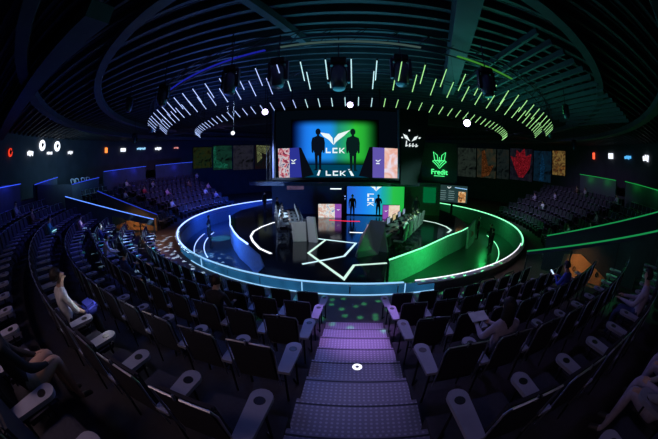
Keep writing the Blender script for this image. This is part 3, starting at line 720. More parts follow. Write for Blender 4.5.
mural('wall picture with a small orange patch on dark green', 43.2, 36, 3.1, 7.6, [DK, (.05, .07, .05), (.12, .08, .04)], .9, .5, shape=((.22, .07, .02), [(-.5, .0), (.3, .1), (.8, .45), (.2, .4), (-.2, .95), (-.5, .9)]))
mural('dark wall picture left of the big red one', 35.7, 31, 3.2, 7.6, [DK, (.03, .05, .05), (.05, .05, .04)], 1., .45)
mural('wall picture with a large red shape, its light painted in', 30.7, 22, 3.3, 7.8, [DK, (.02, .02, .04), (.03, .04, .05)], 1., .5, shape=((.55, .02, .04), blob))
mural('dark blue wall picture right of the red one', 21.7, 14.8, 3.5, 7.6, [DK, (.01, .05, .1), (.01, .02, .04)], 1., .5, shape=((.01, .08, .2), [(-.3, .05), (.1, .0), (.3, .5), (0, .9), (-.2, .6)]))
mural('orange yellow wall picture at the right end', 14.5, 9.5, 4.6, 7.7, [(.8, .35, .08), (.1, .03, .02), (.8, .5, .14), (.03, .01, .01)], 1.3, .45)
mural('dark wall picture with faint lime marks, far left of its row', 149, 142, 4.2, 7.4, [DK, (.03, .07, .03), (.06, .07, .02), DK], 1.1, .4)
mural('teal patched wall picture in the left row', 141.7, 134.5, 3.8, 7.6, [DK, (.02, .12, .08), (.01, .03, .03)], .8, .5, shape=((.02, .25, .15), [(-.9, .1), (.5, .05), (.6, .2), (-.6, .4), (-.7, 1), (-.95, .9)]))
mural('dark wall picture with a pale face like blot', 134.2, 126.5, 3.6, 7.6, [DK, (.06, .06, .1), (.02, .02, .05)], .9, .5)
mural('pale olive wall picture with dark red marks', 126.2, 120, 3.6, 7.6, [(.01, .02, .02), (.03, .01, .02)], .9, .5, shape=((.35, .4, .18), [(-.7, .25), (-.1, .45), (-.2, .7), (.4, .6), (.9, .95), (-.8, 1.0)]))

# neon fox emblem
t = thing('neon_logo', 'green neon animal head emblem with lettering beneath on the dark wall', 'neon sign', (7.58, 1.9, 3.3), R(-20))
M_ng = emis('neon_green', (.08, .95, .25), 1.4)
m = MB(); m.box((0, .25, .6), (3.2, .3, 4.6), mat('logo_wall', (.03, .06, .055), .6)); m.obj('backboard', t)
m = MB()
for pts in ([(-.55, 2.1), (-.42, 1.35), (-.1, 1.05), (0, .85), (.1, 1.05), (.42, 1.35), (.55, 2.1), (.2, 1.8), (.14, 1.3), (0, 1.15), (-.14, 1.3), (-.2, 1.8)],
            [(-.48, 1.35), (-.62, 1.3), (-.3, 1.0), (0, .68), (.3, 1.0), (.62, 1.3), (.48, 1.35)]):
    m.tube([(x, 0, z) for x, z in pts], .035, M_ng, 5, True)
m.tube([(0, 0, 1.15), (0, 0, 1.65)], .03, M_ng, 5)
m.obj('emblem', t)
def text_mesh(txt, size, mt, name, parent, loc, ext=.02):
    c = bpy.data.curves.new(name, 'FONT'); c.body = txt; c.size = size; c.extrude = ext; c.align_x = 'CENTER'; c.offset = .012
    o = bpy.data.objects.new(name, c); COL.objects.link(o)
    me = bpy.data.meshes.new_from_object(o.evaluated_get(bpy.context.evaluated_depsgraph_get()))
    bpy.data.objects.remove(o); me.materials.clear(); me.materials.append(mt)
    p = bpy.data.objects.new(name, me); COL.objects.link(p); p.parent = parent; p.location = loc; p.rotation_euler = (R(90), 0, 0)
    return p
text_mesh('Fredit', .62, M_ng, 'lettering', t, (0, -.02, .16))
m = MB(); m.box((0, 0, .02), (.95, .04, .05), M_ng); m.obj('underline', t)

# white chairs on the left balcony
M_wch = mat('white_chair', (.75, .7, .75), .5, emit=None)
for i, (a, d) in enumerate(((198.2, 0), (196.5, 0), (194.2, 0), (192.3, 0))):
    x, y, _ = polar(24.4, a)
    t = thing('balcony_chair', 'white curved chair on the left balcony, %s' % ('first from the left', 'second from the left', 'third from the left', 'fourth from the left')[i], 'chair', (x, y, 3.55), R(a+90))
    m = MB(); m.rbox((0, 0, .45), (.5, .5, .08), M_wch, .02); m.obj('seat', t)
    m = MB(); m.tube([(-.26, -.1, .5), (-.26, -.24, .85), (0, -.3, .9), (.26, -.24, .85), (.26, -.1, .5)], .05, M_wch, 6); m.obj('backrest', t)
    for x_ in (-.2, .2):
        for y_ in (-.2, .2):
            m = MB(); m.tube([(x_, y_, 0), (x_*.8, y_*.8, .42)], .02, M_tube, 5); m.obj('leg', t)
m = MB(); m.band(23.75, 26.9, 150, 236, 3.35, 3.55, M_tier); m.band(23.75, 26.9, -45, 2, 3.35, 3.55, M_tier); struct(m.obj('floor_balcony'), 'balcony floor behind the parapets')

# ================================================================ CHAIRS
def arm_mesh(s, far=False):
    m = MB(); x = .35*s; pts = []
    pts = [(x-.075, -.34), (x+.075, -.34)] if s else []
    for i in range(9):
        a = i*PI/8; pts.append((x+.1*math.cos(a), .17+.1*math.sin(a)))
    m.prism(pts, .62, .66, M_pad); return m
def chair_parts(s):
    P = {}
    m = MB(); m.rbox((0, .0, .43), (.5, .5, .11), M_fabs, .035); P['seat'] = m.mesh('seat')
    m = MB(); m.rbox((0, -.3, .74), (.54, .075, .6), M_fab, .03, Matrix.Rotation(R(9), 3, 'X')); P['backrest'] = m.mesh('backrest')
    m = MB()
    yb = lambda z: -.345-(z-.74)*.158
    for q in (-1, 1): m.tube([(q*.275, yb(.38), .36), (q*.282, yb(.9), .98), (q*.262, yb(1.06), 1.055), (q*.02, yb(1.06), 1.06)], .0115, M_tube, 6)
    m.tube([(-.03, yb(1.06), 1.03), (-.03, yb(1.06), 1.085)], .012, M_tube, 5)
    P['back_frame'] = m.mesh('back_frame')
    m = arm_mesh(s); P['armrest'] = m.mesh('armrest')
    m = MB(); m.lathe([(.052, -.06), (.052, .0), (.05, .003)], (.35*s, .12, .66), M_cup, 16); P['cup_holder'] = m.mesh('cup_holder')
    m = MB(); m.tube([(.37*s, .12, 0), (.37*s, .12, .62)], .016, M_dark, 6); m.tube([(.37*s, .12, .012), (.3*s, .2, .012)], .02, M_dark, 5); P['leg1'] = m.mesh('leg')
    m = MB(); m.tube([(.33*s, -.24, 0), (.33*s, -.24, .62)], .016, M_dark, 6); m.tube([(.33*s, -.24, .4), (-.28*s, -.24, .4)], .014, M_dark, 5); P['leg2'] = m.mesh('leg')
    m = MB(); m.tube([(-.26*s, .0, 0), (-.26*s, .0, .4)], .016, M_dark, 6); P['leg3'] = m.mesh('leg')
    return P
CP = {1: chair_parts(1), -1: chair_parts(-1)}
def chair_single(s):
    m = MB(); m.rbox((0, 0, .43), (.5, .5, .1), M_fabs, .03)
    m.box((0, -.3, .74), (.54, .07, .6), M_fab, Matrix.Rotation(R(9), 3, 'X'))
    m.tube([(-.27, -.29, .4), (-.27, -.41, 1.05), (.27, -.41, 1.05), (.27, -.29, .4)], .012, M_tube, 4)
    m.box((.35*s, -.05, .64), (.15, .55, .035), M_pad)
    m.box((.35*s, -.05, .32), (.04, .3, .62), M_dark)
    m.box((-.25*s, 0, .2), (.04, .3, .4), M_dark)
    return m
CSM = {1: chair_single(1), -1: chair_single(-1)}
CS = {k: v.mesh('arena_chair') for k, v in CSM.items()}

CAM = Vector((0, -21, 3.9)); YAW, PIT = R(4.8), R(11.2); FPX = 658*15/36
def proj(p):
    d = Vector(p)-CAM
    rx = d.x*math.cos(YAW)+d.y*math.sin(YAW); f = -d.x*math.sin(YAW)+d.y*math.cos(YAW)
    fw = f*math.cos(PIT)-d.z*math.sin(PIT); up = f*math.sin(PIT)+d.z*math.cos(PIT)
    th = math.acos(max(-1, min(1, fw/d.length))); r = 2*FPX*math.sin(th/2); h = math.hypot(rx, up) or 1
    return 329+r*rx/h, 219.5-r*up/h, th
ORD = ('front', 'second', 'third', 'fourth', 'fifth', 'sixth', 'seventh', 'top')
chairs = []
def row(k, a_from, a_to, s, block, first_off):
    r = 14.58+PITCH*k; step = math.degrees(.71/r); sg = 1 if a_to > a_from else -1
    a = a_from+sg*math.degrees(first_off/r); i = 0
    while (a_to-a)*sg > math.degrees(.38/r):
        x, y, _ = polar(r, a); chairs.append(dict(x=x, y=y, z=tier_z(k), rz=R(a+90), k=k, s=s, block=block, i=i)); a += sg*step; i += 1
for k in range(7):
    r = 14.58+PITCH*k
    row(k, -90-math.degrees(1.03/r), -146.2, 1, 'block left of the stairs', 0)
    row(k, -90+math.degrees(1.31/r), -62.3, -1, 'block right of the stairs', 0)
    if k < 7 or True:
        row(k, 200.8, 188.4, 1, 'far left block near passage', .4); row(k, 185, 152, 1, 'far left block near pictures', .4)
        row(k, -50.5, -26.5, -1, 'far right block near passage', .4); row(k, -23, 12, -1, 'far right block near pictures', .4)
vis = []
for c in chairs:
    px, py, th = proj((c['x'], c['y'], c['z']+.7)); c['px'], c['py'] = px, py
    c['d'] = (Vector((c['x'], c['y'], c['z']))-CAM).length
    if -35 < px < 693 and py < 480 and th < R(97): vis.append(c)
vis.sort(key=lambda c: c['d'])
DETAIL = 12.5
stuff = MB(); stuff_chairs = vis[298:]
for n_, c in enumerate(vis[:298]):
    row_n = ORD[c['k']]
    lab = 'dark seat with cup holder arm, %s row, %s' % (row_n, c['block'])
    grp = '%s row seats of the %s' % (row_n, c['block'])
    if c['i'] == 0 and c['block'].endswith('stairs'):
        lab = 'dark aisle seat of the %s row directly %s of the stairs' % (row_n, 'left' if 'left' in c['block'] else 'right'); grp = None
    if c['d'] < DETAIL:
        o = bpy.data.objects.new('arena_chair', None); COL.objects.link(o); p = CP[c['s']]
        def ch(key, nm, par):
            q = bpy.data.objects.new(nm, p[key]); COL.objects.link(q); q.parent = par; return q
        ch('seat', 'seat', o); ch('backrest', 'backrest', o); ch('back_frame', 'back_frame', o)
        ar = ch('armrest', 'armrest', o); ch('cup_holder', 'cup_holder', ar)
        for L in ('leg1', 'leg2', 'leg3'): ch(L, 'leg', o)
    else:
        o = bpy.data.objects.new('arena_chair', CS[c['s']]); COL.objects.link(o)
    o.location = (c['x'], c['y'], c['z']); o.rotation_euler = (0, 0, c['rz'])
    tag(o, lab, 'chair', grp)
for c in stuff_chairs:
    q = Matrix.Rotation(c['rz'], 3, 'Z'); src = CSM[c['s']]; o_ = Vector((c['x'], c['y'], c['z'])); b = len(stuff.v)
    stuff.v += [tuple(q @ Vector(v)+o_) for v in src.v]; mi = [stuff.mi(mm) for mm in src.mats]
    stuff.f += [tuple(b+k for k in f) for f in src.f]; stuff.m += [mi[i] for i in src.m]
if stuff.v: tag(stuff.obj('far_chairs'), 'rows of distant dark seats filling the far blocks', 'chairs', kind='stuff')

# handrails near the front right
for i, (x, y, rz, l) in enumerate(((4.6, -13.45, .3, 'black tube handrail in the walkway before the right front row, left one'), (5.75, -13.1, .45, 'black tube handrail in the walkway before the right front row, right one'))):
    m = MB(); m.tube([(-.4, 0, 0), (-.4, 0, .62), (-.3, 0, .72), (.3, 0, .72), (.4, 0, .62), (.4, 0, 0)], .022, M_dark, 8)
    o = tag(m.obj('handrail', None, True), l, 'handrail'); o.location = (x, y, Z0); o.rotation_euler = (0, 0, rz)
# round light on the stairs
t = thing('step_light', 'round white light set in the middle of the stairs', 'light', (.17, -17.62, .805))
m = MB(); m.lathe([(.10, 0), (.10, .012), (.085, .018)], (0, 0, 0), M_cop, 20); m.obj('rim', t)
m = MB(); m.lathe([(.08, .018), (.08, .024)], (0, 0, 0), emis('step_lens', (.9, .9, 1), 1.5), 20); m.obj('lens', t)
m = MB(); m.lathe([(.03, .024), (.03, .027)], (0, 0, 0), M_desk, 12); m.obj('hub', t)

# ================================================================ PEOPLE
SK = mat('skin', (.48, .30, .22), .55)
HAIR = mat('hair_black', (.012, .010, .010), .6); HAIRB = mat('hair_brown', (.035, .018, .012), .55)
CL = {}
def cloth(n, c): 
    CL[n] = mat('cloth_'+n, c, .85, nscale=14); return CL[n]
for n, c in dict(white=(.65, .68, .7), black=(.02, .02, .025), navy=(.03, .05, .16), blue=(.05, .09, .5), lavender=(.38, .34, .46), grey=(.25, .25, .27), red=(.4, .04, .04), teal=(.06, .3, .32), jeans=(.05, .07, .13), cream=(.6, .52, .45), pink=(.55, .3, .36), brown=(.12, .07, .05)).items(): cloth(n, c)
SHOE = mat('shoe', (.05, .05, .055), .5)

def body(name, J, hands=True, lod=1):
    """J: joints; grows one continuous skin surface, materials assigned by the closest bone"""
    verts = []; edges = []; rad = []; bone = []
    def V(p, r): verts.append(tuple(p)); rad.append((r[0]*1.22, r[1]*1.2) if r[0] > .04 and r[0] not in (.055, .062, .076, .06) else (r[0]*1.1, r[1]*1.1) if r[0] > .04 else r); return len(verts)-1
    def E(a, b, m): edges.append((a, b)); bone.append((Vector(verts[a]), Vector(verts[b]), m, max(rad[a], rad[b])))
    pel = V(J['pel'], (.15, .12)); wa = V(J['waist'], (.135, .105)); ch = V(J['chest'], (.165, .12)); uc = V(J['uchest'], (.13, .1)); nk = V(J['neck'], (.055, .055))
    E(pel, wa, 1); E(wa, ch, 1); E(ch, uc, 1)
    hd = Vector(J['head']); up = (hd-Vector(J['neck'])).normalized(); fw = Vector(J.get('face', (0, 1, 0))).normalized()
    E(uc, nk, 0)
    j = V(hd-up*.045+fw*.015, (.062, .068)); h1 = V(hd+up*.02, (.076, .09)); h2 = V(hd+up*.085-fw*.01, (.06, .075))
    E(nk, j, 0); E(j, h1, 0); E(h1, h2, 0)
    ns = V(hd+fw*.105-up*.005, (.012, .014)); E(h1, ns, 0)
    for s, S_ in ((-1, 'L'), (1, 'R')):
        sh = V(J['sh'+S_], (.062, .062)); el = V(J['el'+S_], (.045, .045)); wr = V(J['wr'+S_], (.028, .03))
        E(uc, sh, 1); E(sh, el, 1 if not J.get('short') else 1); E(el, wr, 0 if J.get('short') else 1)
        dv = (Vector(J['hd'+S_])-Vector(J['wr'+S_])).normalized()
        pa = V(Vector(J['wr'+S_])+dv*.075, (.038, .018)); E(wr, pa, 0)
        if hands:
            side = dv.cross(Vector((0, 0, 1))); side = side.normalized() if side.length > .1 else Vector((1, 0, 0)); nrm = side.cross(dv)
            if nrm.z > 0: nrm = -nrm
            for f, (o, l) in enumerate(((-.03, .07), (-.01, .08), (.01, .075), (.03, .06))):
                a = V(Vector(verts[pa])+dv*(l*.55)+side*o+nrm*.006, (.009, .009)); b = V(Vector(verts[pa])+dv*l+side*o+nrm*(.02+.003*f), (.007, .007)); E(pa, a, 0); E(a, b, 0)
            th = V(Vector(J['wr'+S_])+dv*.05-side*s*.045+nrm*.015, (.011, .011)); th2 = V(Vector(J['wr'+S_])+dv*.09-side*s*.055+nrm*.02, (.008, .008)); E(wr, th, 0); E(th, th2, 0)
        hp = V(J['hip'+S_], (.095, .09)); kn = V(J['kn'+S_], (.062, .062)); ca = V(Vector(J['kn'+S_]).lerp(Vector(J['an'+S_]), .3), (.056, .058)); an = V(J['an'+S_], (.036, .04))
        E(pel, hp, 2); E(hp, kn, 2)
        if J.get('bare'): bone.append((Vector(verts[hp]).lerp(Vector(verts[kn]), .45), Vector(verts[kn]), 4, (.2, .2)))
        E(kn, ca, 4 if J.get('bare') else 2); E(ca, an, 4 if J.get('bare') else 2)
        tv = Vector(J['toe'+S_]); t1 = V(tv, (.04, .026)); E(an, t1, 3)
    me = bpy.data.meshes.new(name+'_cage'); me.from_pydata(verts, edges, []); ob = bpy.data.objects.new(name+'_cage', me); COL.objects.link(ob)
    md = ob.modifiers.new('s', 'SKIN'); md.use_smooth_shade = True; md.branch_smoothing = .3
    sv = me.skin_vertices[0].data
    for i, r in enumerate(rad): sv[i].radius = r; sv[i].use_root = (i == 0)
    sb = ob.modifiers.new('d', 'SUBSURF'); sb.levels = lod; sb.render_levels = lod
    bpy.context.view_layer.update()
    dg = bpy.context.evaluated_depsgraph_get(); out = bpy.data.meshes.new_from_object(ob.evaluated_get(dg)); out.name = name
    bpy.data.objects.remove(ob); bpy.data.meshes.remove(me)
    out.materials.clear()
    for mm in (SK, CL['black'], CL['jeans'], SHOE, SK): out.materials.append(mm)
    for f in out.polygons:
        c = f.center; best = None
        for a, b, mi, rr in bone:
            ab = b-a; t_ = max(0, min(1, (c-a).dot(ab)/max(1e-9, ab.length_squared))); d = (c-(a+ab*t_)).length/(rr[0] if isinstance(rr, tuple) else rr)**.7
            if best is None or d < best[0]: best = (d, mi)
        f.material_index = best[1]; f.use_smooth = True
    return out
def hair_mesh(J, long=0):
    hd = Vector(J['head']); up = (hd-Vector(J['neck'])).normalized(); fw = Vector(J.get('face', (0, 1, 0))).normalized(); sd = fw.cross(up).normalized(); up2 = sd.cross(fw)
    bm = bmesh.new(); bmesh.ops.create_icosphere(bm, subdivisions=3, radius=1)
    kill = [v for v in bm.verts if (v.co.y > .25 and v.co.z < .42) or v.co.z < (-.55 if not long else -.7)]
    bmesh.ops.delete(bm, geom=kill, context='VERTS')
    m = MB(); vs = []
    for v in bm.verts:
        c = v.co.copy(); n = 1+.04*math.sin(c.x*9+c.z*7)
        dz = 0
        if long and c.z < -.1 and c.y < .3: dz = (c.z+.1)*long*2.2
        vs.append(hd+up2*.03+sd*c.x*.098*n*(1.1 if long and c.z < 0 else 1)+fw*(c.y*.118*n-.008)+up2*c.z*.125*n+Vector((0, 0, dz))+(-fw*.04*min(1, -dz*3) if dz else Vector((0, 0, 0))))
    m.add(vs, [[v.index for v in f.verts] for f in bm.faces], HAIR); bm.free()
    return m.mesh('hair', True)
def sit_joints(lean=0., hz=.75, hy=.42, look=(0, 1, -.15), spread=.12, hx=.13, knee=.5, short=False, bare=False, headx=0.):
    p = Vector((0, -.08, .56)); ly = lean
    J = dict(pel=p, waist=(0, -.12+ly*.3, .72), chest=(0, -.13+ly*.7, .90), uchest=(0, -.13+ly, 1.03), neck=(headx*.4, -.11+ly*1.1, 1.13), head=(headx, -.08+ly*1.25, 1.24), face=look, short=short, bare=bare)
    for s, q in ((-1, 'L'), (1, 'R')):
        J['sh'+q] = (s*.185, -.13+ly, 1.02); J['el'+q] = (s*.24, .02+ly*.5, .78); J['wr'+q] = (s*hx, hy-.06, hz); J['hd'+q] = (s*hx*.7, hy+.1, hz+.005)
        J['hip'+q] = (s*.09, -.02, .54); J['kn'+q] = (s*spread, .4, knee+.04); J['an'+q] = (s*spread, .44, .09); J['toe'+q] = (s*spread*1.2, .62, .04)
    return J
def stand_joints(look=(0, 1, 0), arm=0.):
    J = dict(pel=(0, 0, .95), waist=(0, 0, 1.1), chest=(0, -.01, 1.27), uchest=(0, -.01, 1.40), neck=(0, 0, 1.5), head=(0, .015, 1.62), face=look)
    for s, q in ((-1, 'L'), (1, 'R')):
        J['sh'+q] = (s*.19, -.01, 1.40); J['el'+q] = (s*.25, -.02+arm*.1, 1.12); J['wr'+q] = (s*(.25-arm*.12), .04+arm*.22, .88+arm*.25); J['hd'+q] = (s*(.24-arm*.18), .08+arm*.36, .78+arm*.37)
        J['hip'+q] = (s*.09, 0, .92); J['kn'+q] = (s*.11, .02, .5); J['an'+q] = (s*.12, 0, .09); J['toe'+q] = (s*.14, .17, .035)
    return J
JS = {'rest': sit_joints(), 'phone': sit_joints(.04, .92, .30, (0, 1, -.45), hx=.07), 'lean': sit_joints(.14, .7, .42, (.1, 1, -.1)), 'look': sit_joints(-.02, .66, .34, (.7, 1, -.1)),
      'desk': sit_joints(.1, .80, .46, (0, 1, -.1), hx=.16), 'stand': stand_joints(), 'hold': stand_joints((0, 1, -.2), 1.)}
BM = {k: body('person', j) for k, j in JS.items()}; HM = {k: hair_mesh(j) for k, j in JS.items()}; HL = {k: hair_mesh(j, .22) for k, j in JS.items()}
def person(label, loc, rz, pose, top='black', bottom='jeans', long=False, group=None, me=None, hm=None, hair=HAIR):
    t = thing('person', label, 'person', loc, rz, group)
    o = bpy.data.objects.new('body', me or BM[pose]); COL.objects.link(o); o.parent = t
    for i, mm in ((1, CL[top]), (2, CL[bottom])):
        o.material_slots[i].link = 'OBJECT'; o.material_slots[i].material = mm
    h = bpy.data.objects.new('hair', hm or (HL if long else HM)[pose]); COL.objects.link(h); h.parent = t
    h.material_slots[0].link = 'OBJECT'; h.material_slots[0].material = hair
    return t
used = set()
def seat_at(px, py, need_far=None):
    best = None
    for i, c in enumerate(vis):
        if i in used: continue
        x, y, _ = proj((c['x'], c['y'], c['z']+1.22)); d = (x-px)**2+(y-py)**2
        if best is None or d < best[0]: best = (d, i)
    used.add(best[1]); return vis[best[1]]
def seat_near(p):
    b = min((i for i in range(len(vis)) if i not in used), key=lambda i: (Vector((vis[i]['x'], vis[i]['y'], vis[i]['z']+1.22))-Vector(p)).length)
    used.add(b); return vis[b]
def sitter(x, y, label, pose, top, bottom='jeans', long=False, turn=0., **kw):
    c = seat_near(y) if x is None else seat_at(x, y); v = Matrix.Rotation(c['rz'], 3, 'Z') @ Vector((0, .02, 0))
    return person(label, (c['x']+v.x, c['y']+v.y, c['z']), c['rz']+turn, pose, top, bottom, long, **kw), c
# near audience
w1, c1 = sitter(None, (-3.7, -19.77, 3.01), 'person with short dark hair in a white t-shirt sitting sideways in the left block', 'rest', 'white', 'black', me=body('person', sit_joints(.05, .62, .3, (.5, 1, -.2), short=True)))
sitter(125, 250, 'person in a dark blue top raising a phone in the left block', 'phone', 'navy', 'black')
sitter(None, (-2.19, -17.3, 2.02), 'person with brown hair and black clothes leaning forward, seated left of the stairs', 'lean', 'black', 'black', hair=HAIRB)
w2, c2 = sitter(None, (2.13, -18.75, 2.57), 'person with long dark hair and pale lavender shirt holding a white sheet', 'rest', 'lavender', 'black', True)
w3, c3 = sitter(570, 272, 'person in a bright blue hooded top and mask looking at a bright phone', 'phone', 'blue', 'black')
sitter(None, (4.85, -19.11, 2.9), 'person in pale clothes sitting at the right edge beside the green lit seats', 'rest', 'lavender', 'navy')
sitter(80, 217, 'person in a pinkish top sitting below the blue lit passage wall', 'phone', 'pink', 'black')
sitter(95, 226, 'person in dark blue sitting lower along the left passage wall', 'rest', 'navy', 'black')
sitter(108, 236, 'person in a pale top leaning forward beside the left passage wall', 'lean', 'cream', 'black')
sitter(15, 203, 'person in grey sitting in the upper left rows', 'look', 'grey', 'black')
sitter(46, 214, 'person in teal lit by a bright tablet in the upper left rows', 'phone', 'teal', 'black')
sitter(36, 219, 'person in a brown top sitting in the middle of the upper left rows', 'rest', 'brown', 'black')
# objects held
def held(name, label, cat, c, off, size, mt, rx=0.):
    q = Matrix.Rotation(c['rz'], 3, 'Z') @ Vector(off); m = MB(); m.rbox((0, 0, 0), size, mt, min(size)*.3)
    o = tag(m.obj(name), label, cat); o.location = (c['x']+q.x, c['y']+q.y, c['z']+off[2]); o.rotation_euler = (rx, 0, c['rz']); return o
held('paper_sheet', 'white sheet held by the long haired person', 'paper', c2, (-.05, .5, .82), (.3, .2, .012), mat('paper', (.75, .78, .85), .6), R(14))
held('phone', 'bright phone held by the person in the blue hooded top', 'phone', c3, (0, .44, .96), (.08, .15, .012), emis('phone_glow', (.5, .65, .9), 1.4), R(35))
held('bag', 'blue bag on the lap of the person in the white t-shirt', 'bag', c1, (.1, .36, .68), (.34, .24, .16), mat('bag_blue', (.06, .08, .5), .6), R(10))
ct = seat_at(57, 226)
held('tablet', 'bright tablet lying on an armrest in the upper left rows', 'tablet', ct, (.3, .1, .71), (.36, .22, .02), emis('tablet_glow', (.3, .75, .9), 1.0), R(10))
# people seated beside the camera: legs enter the frame
JB = sit_joints(-.05, .64, .3, bare=True, knee=.56, spread=.09); 
person('person on the left whose pale bare knees enter the lower left corner', (-2.5, -20.78, 1.9), R(6), 'rest', 'black', 'grey', me=body('person', JB))
JC = sit_joints(-.05, .64, .3, knee=.56, spread=.1)
person('person in dark lilac trousers with knees entering at the lower right', (2.55, -20.9, 1.88), R(14), 'rest', 'grey', 'lavender', me=body('person', JC))
person('second person at the lower right whose knee shows beyond the first', (3.2, -20.85, 1.88), R(16), 'rest', 'grey', 'lavender', me=body('person', JC))
# far audience
far = [(128, 179, 'cream', 'rest'), (123, 190, 'white', 'lean'), (144, 188, 'red', 'rest'), (151, 180, 'grey', 'phone'), (167, 190, 'pink', 'rest'), (168, 203, 'white', 'lean'), (188, 180, 'brown', 'rest'), (198, 174, 'lavender', 'phone'), (203, 189, 'white', 'lean'), (213, 181, 'pink', 'rest'), (217, 193, 'lavender', 'rest')]
fr = [(534, 197, 'lavender', 'rest'), (542, 203, 'white', 'phone'), (556, 191, 'lavender', 'rest'), (599, 212, 'pink', 'lean'), (594, 222, 'lavender', 'rest'), (569, 224, 'white', 'phone'), (575, 187, 'brown', 'rest'), (586, 190, 'grey', 'rest'), (625, 191, 'grey', 'lean')]
adj = {'rest': 'sitting upright', 'lean': 'leaning forward', 'phone': 'looking at raised hands'}
for S_, lst in (('left', far), ('right', fr)):
    seen = {}
    for (x, y, c, p) in lst:
        cn = dict(cream='cream', white='white', red='red', grey='grey', pink='pink', brown='brown', lavender='lavender')[c]
        _, cc = sitter(x, y, '', p, c, 'black')
        L_ = 'person in %s top %s in %s row, %s' % (cn, adj[p], ORD[cc['k']], cc['block'])
        if L_ in seen: L_ = 'another '+L_
        seen[L_] = 1; _['label'] = L_
# hosts, players, staff
person('host in dark clothes standing before the blue part of the lower screen', (.05, -.35, 0), R(182), 'stand', 'black', 'black')
person('host with folded hands standing before the green part of the lower screen', (2.05, -.1, 0), R(185), 'hold', 'navy', 'black')
def rel(desk, p):
    q = Matrix.Rotation(desk.rotation_euler.z, 3, 'Z') @ Vector(p); return (desk.location.x+q.x, desk.location.y+q.y, 0)
ordn = ('nearest', 'second', 'middle', 'fourth', 'farthest')
M_gc = mat('gaming_chair_shell', (.13, .13, .15), .5)
def gchair():
    P = {}
    m = MB(); m.rbox((0, 0, .42), (.52, .5, .1), M_gc, .03); P['seat'] = m.mesh('seat')
    m = MB(); m.rbox((0, -.31, .86), (.5, .09, .85), M_gc, .03, Matrix.Rotation(R(7), 3, 'X')); P['backrest'] = m.mesh('backrest')
    m = MB(); m.tube([(0, 0, .05), (0, 0, .38)], .03, M_dark)
    for i in range(5): m.tube([(0, 0, .07), (.28*math.cos(i*1.2566), .28*math.sin(i*1.2566), .04)], .02, M_dark, 5)
    P['base'] = m.mesh('base'); return P
GC = gchair()
for side, desk, nm, tops in ((-1, DL, 'left', ('white', 'black', 'white', 'white', 'black')), (1, DR, 'right', ('black', 'white', 'black', 'grey', 'black'))):
    for i in range(5):
        loc = rel(desk, (side*.85, -2.3+i*1.1, 0)); rz = desk.rotation_euler.z+(PI/2 if side > 0 else -PI/2)
        t = thing('gaming_chair', 'player chair at the %s team desk, %s from the audience' % (nm, ordn[i]), 'chair', loc, rz)
        for k_, me in GC.items(): o = bpy.data.objects.new(k_, me); COL.objects.link(o); o.parent = t
        person('player in a %s jersey at the %s team desk, %s from the audience' % (tops[i], nm, ordn[i]), loc, rz, 'desk', tops[i], 'black')
# papers / gear clutter: keyboards
m0 = MB(); m0.rbox((0, 0, 0), (.14, .42, .025), M_black, .006); kbm = m0.mesh('keyboard')
for side, desk, nm in ((-1, DL, 'left'), (1, DR, 'right')):
    for i in range(5):
        q = rel(desk, (side*.2, -2.3+i*1.1, 0)); o = bpy.data.objects.new('keyboard', kbm); COL.objects.link(o); o.location = (q[0], q[1], .785); o.rotation_euler = (0, 0, desk.rotation_euler.z)
        tag(o, 'keyboard on the %s team desk, %s from the audience' % (nm, ordn[i]), 'keyboard')
for l, x, y, rz, p, c in (('staff member standing in the green pit just behind the pale pylon', 9.75, -2.3, 1.2, 'stand', 'black'), ('staff member standing in the green pit nearer the barrier', 9.6, -4.6, 1.0, 'hold', 'black'), ('third dark dressed staff member low in the green pit', 8.9, -6.1, .8, 'stand', 'black')):
    person(l, (x, y, -1.2), rz, p, c, 'black')
for l, x, y, rz, p, c in (('staff member standing in the blue pit at the left end', -10.4, -3.4, -1.2, 'stand', 'navy'), ('staff member standing in the blue pit nearer the curved edge', -9.0, -5.9, -1.0, 'hold', 'black')):
    person(l, (x, y, -1.2), rz, p, c, 'black')
person('referee standing behind the left team platform by the ring', (-7.6, 1.8, 0), R(-110), 'stand', 'black', 'black')
person('referee standing behind the right team platform', (4.9, -.9, 0), R(140), 'stand', 'black', 'black')
person('dark dressed referee standing left of the players of the left team', (-5.2, -2.6, 0), R(-100), 'hold', 'black', 'black')

# ================================================================ LIGHTS
VI = (.55, .28, 1.0); BLU = (.10, .20, 1.0); GRN = (.08, 1.0, .25); CYA = (.2, .65, 1.0)
def gobo(o, scale, thr, seed=0.):
    d = o.data; d.use_nodes = True; nt = d.node_tree; N = nt.nodes; em = N['Emission']
    tc = N.new('ShaderNodeTexCoord'); mp = N.new('ShaderNodeCombineXYZ'); sp = N.new('ShaderNodeSeparateXYZ')
    nt.links.new(tc.outputs['Normal'], sp.inputs[0])
    for i_, ax in enumerate('XY'):
        dv = N.new('ShaderNodeMath'); dv.operation = 'DIVIDE'; nt.links.new(sp.outputs[ax], dv.inputs[0]); nt.links.new(sp.outputs['Z'], dv.inputs[1]); nt.links.new(dv.outputs[0], mp.inputs[i_])
    v = N.new('ShaderNodeTexVoronoi'); v.voronoi_dimensions = '2D'; v.inputs['Scale'].default_value = scale; v.distance = 'EUCLIDEAN'
    nt.links.new(mp.outputs[0], v.inputs['Vector'])
    mr = N.new('ShaderNodeMapRange'); mr.inputs['From Min'].default_value = thr; mr.inputs['From Max'].default_value = thr*.5
    nt.links.new(v.outputs['Distance'], mr.inputs['Value']); nt.links.new(mr.outputs[0], em.inputs['Strength'])
light('SPOT', 'stairs_spot', (.1, -12.5, 7.4), VI, 2800, .15, (.25, -15.9, .2), 22, 1.)
light('SPOT', 'stairs_wash', (.1, -13.5, 7.6), (.45, .42, 1.0), 260, .3, (.2, -17.2, .8), 50, 1.)
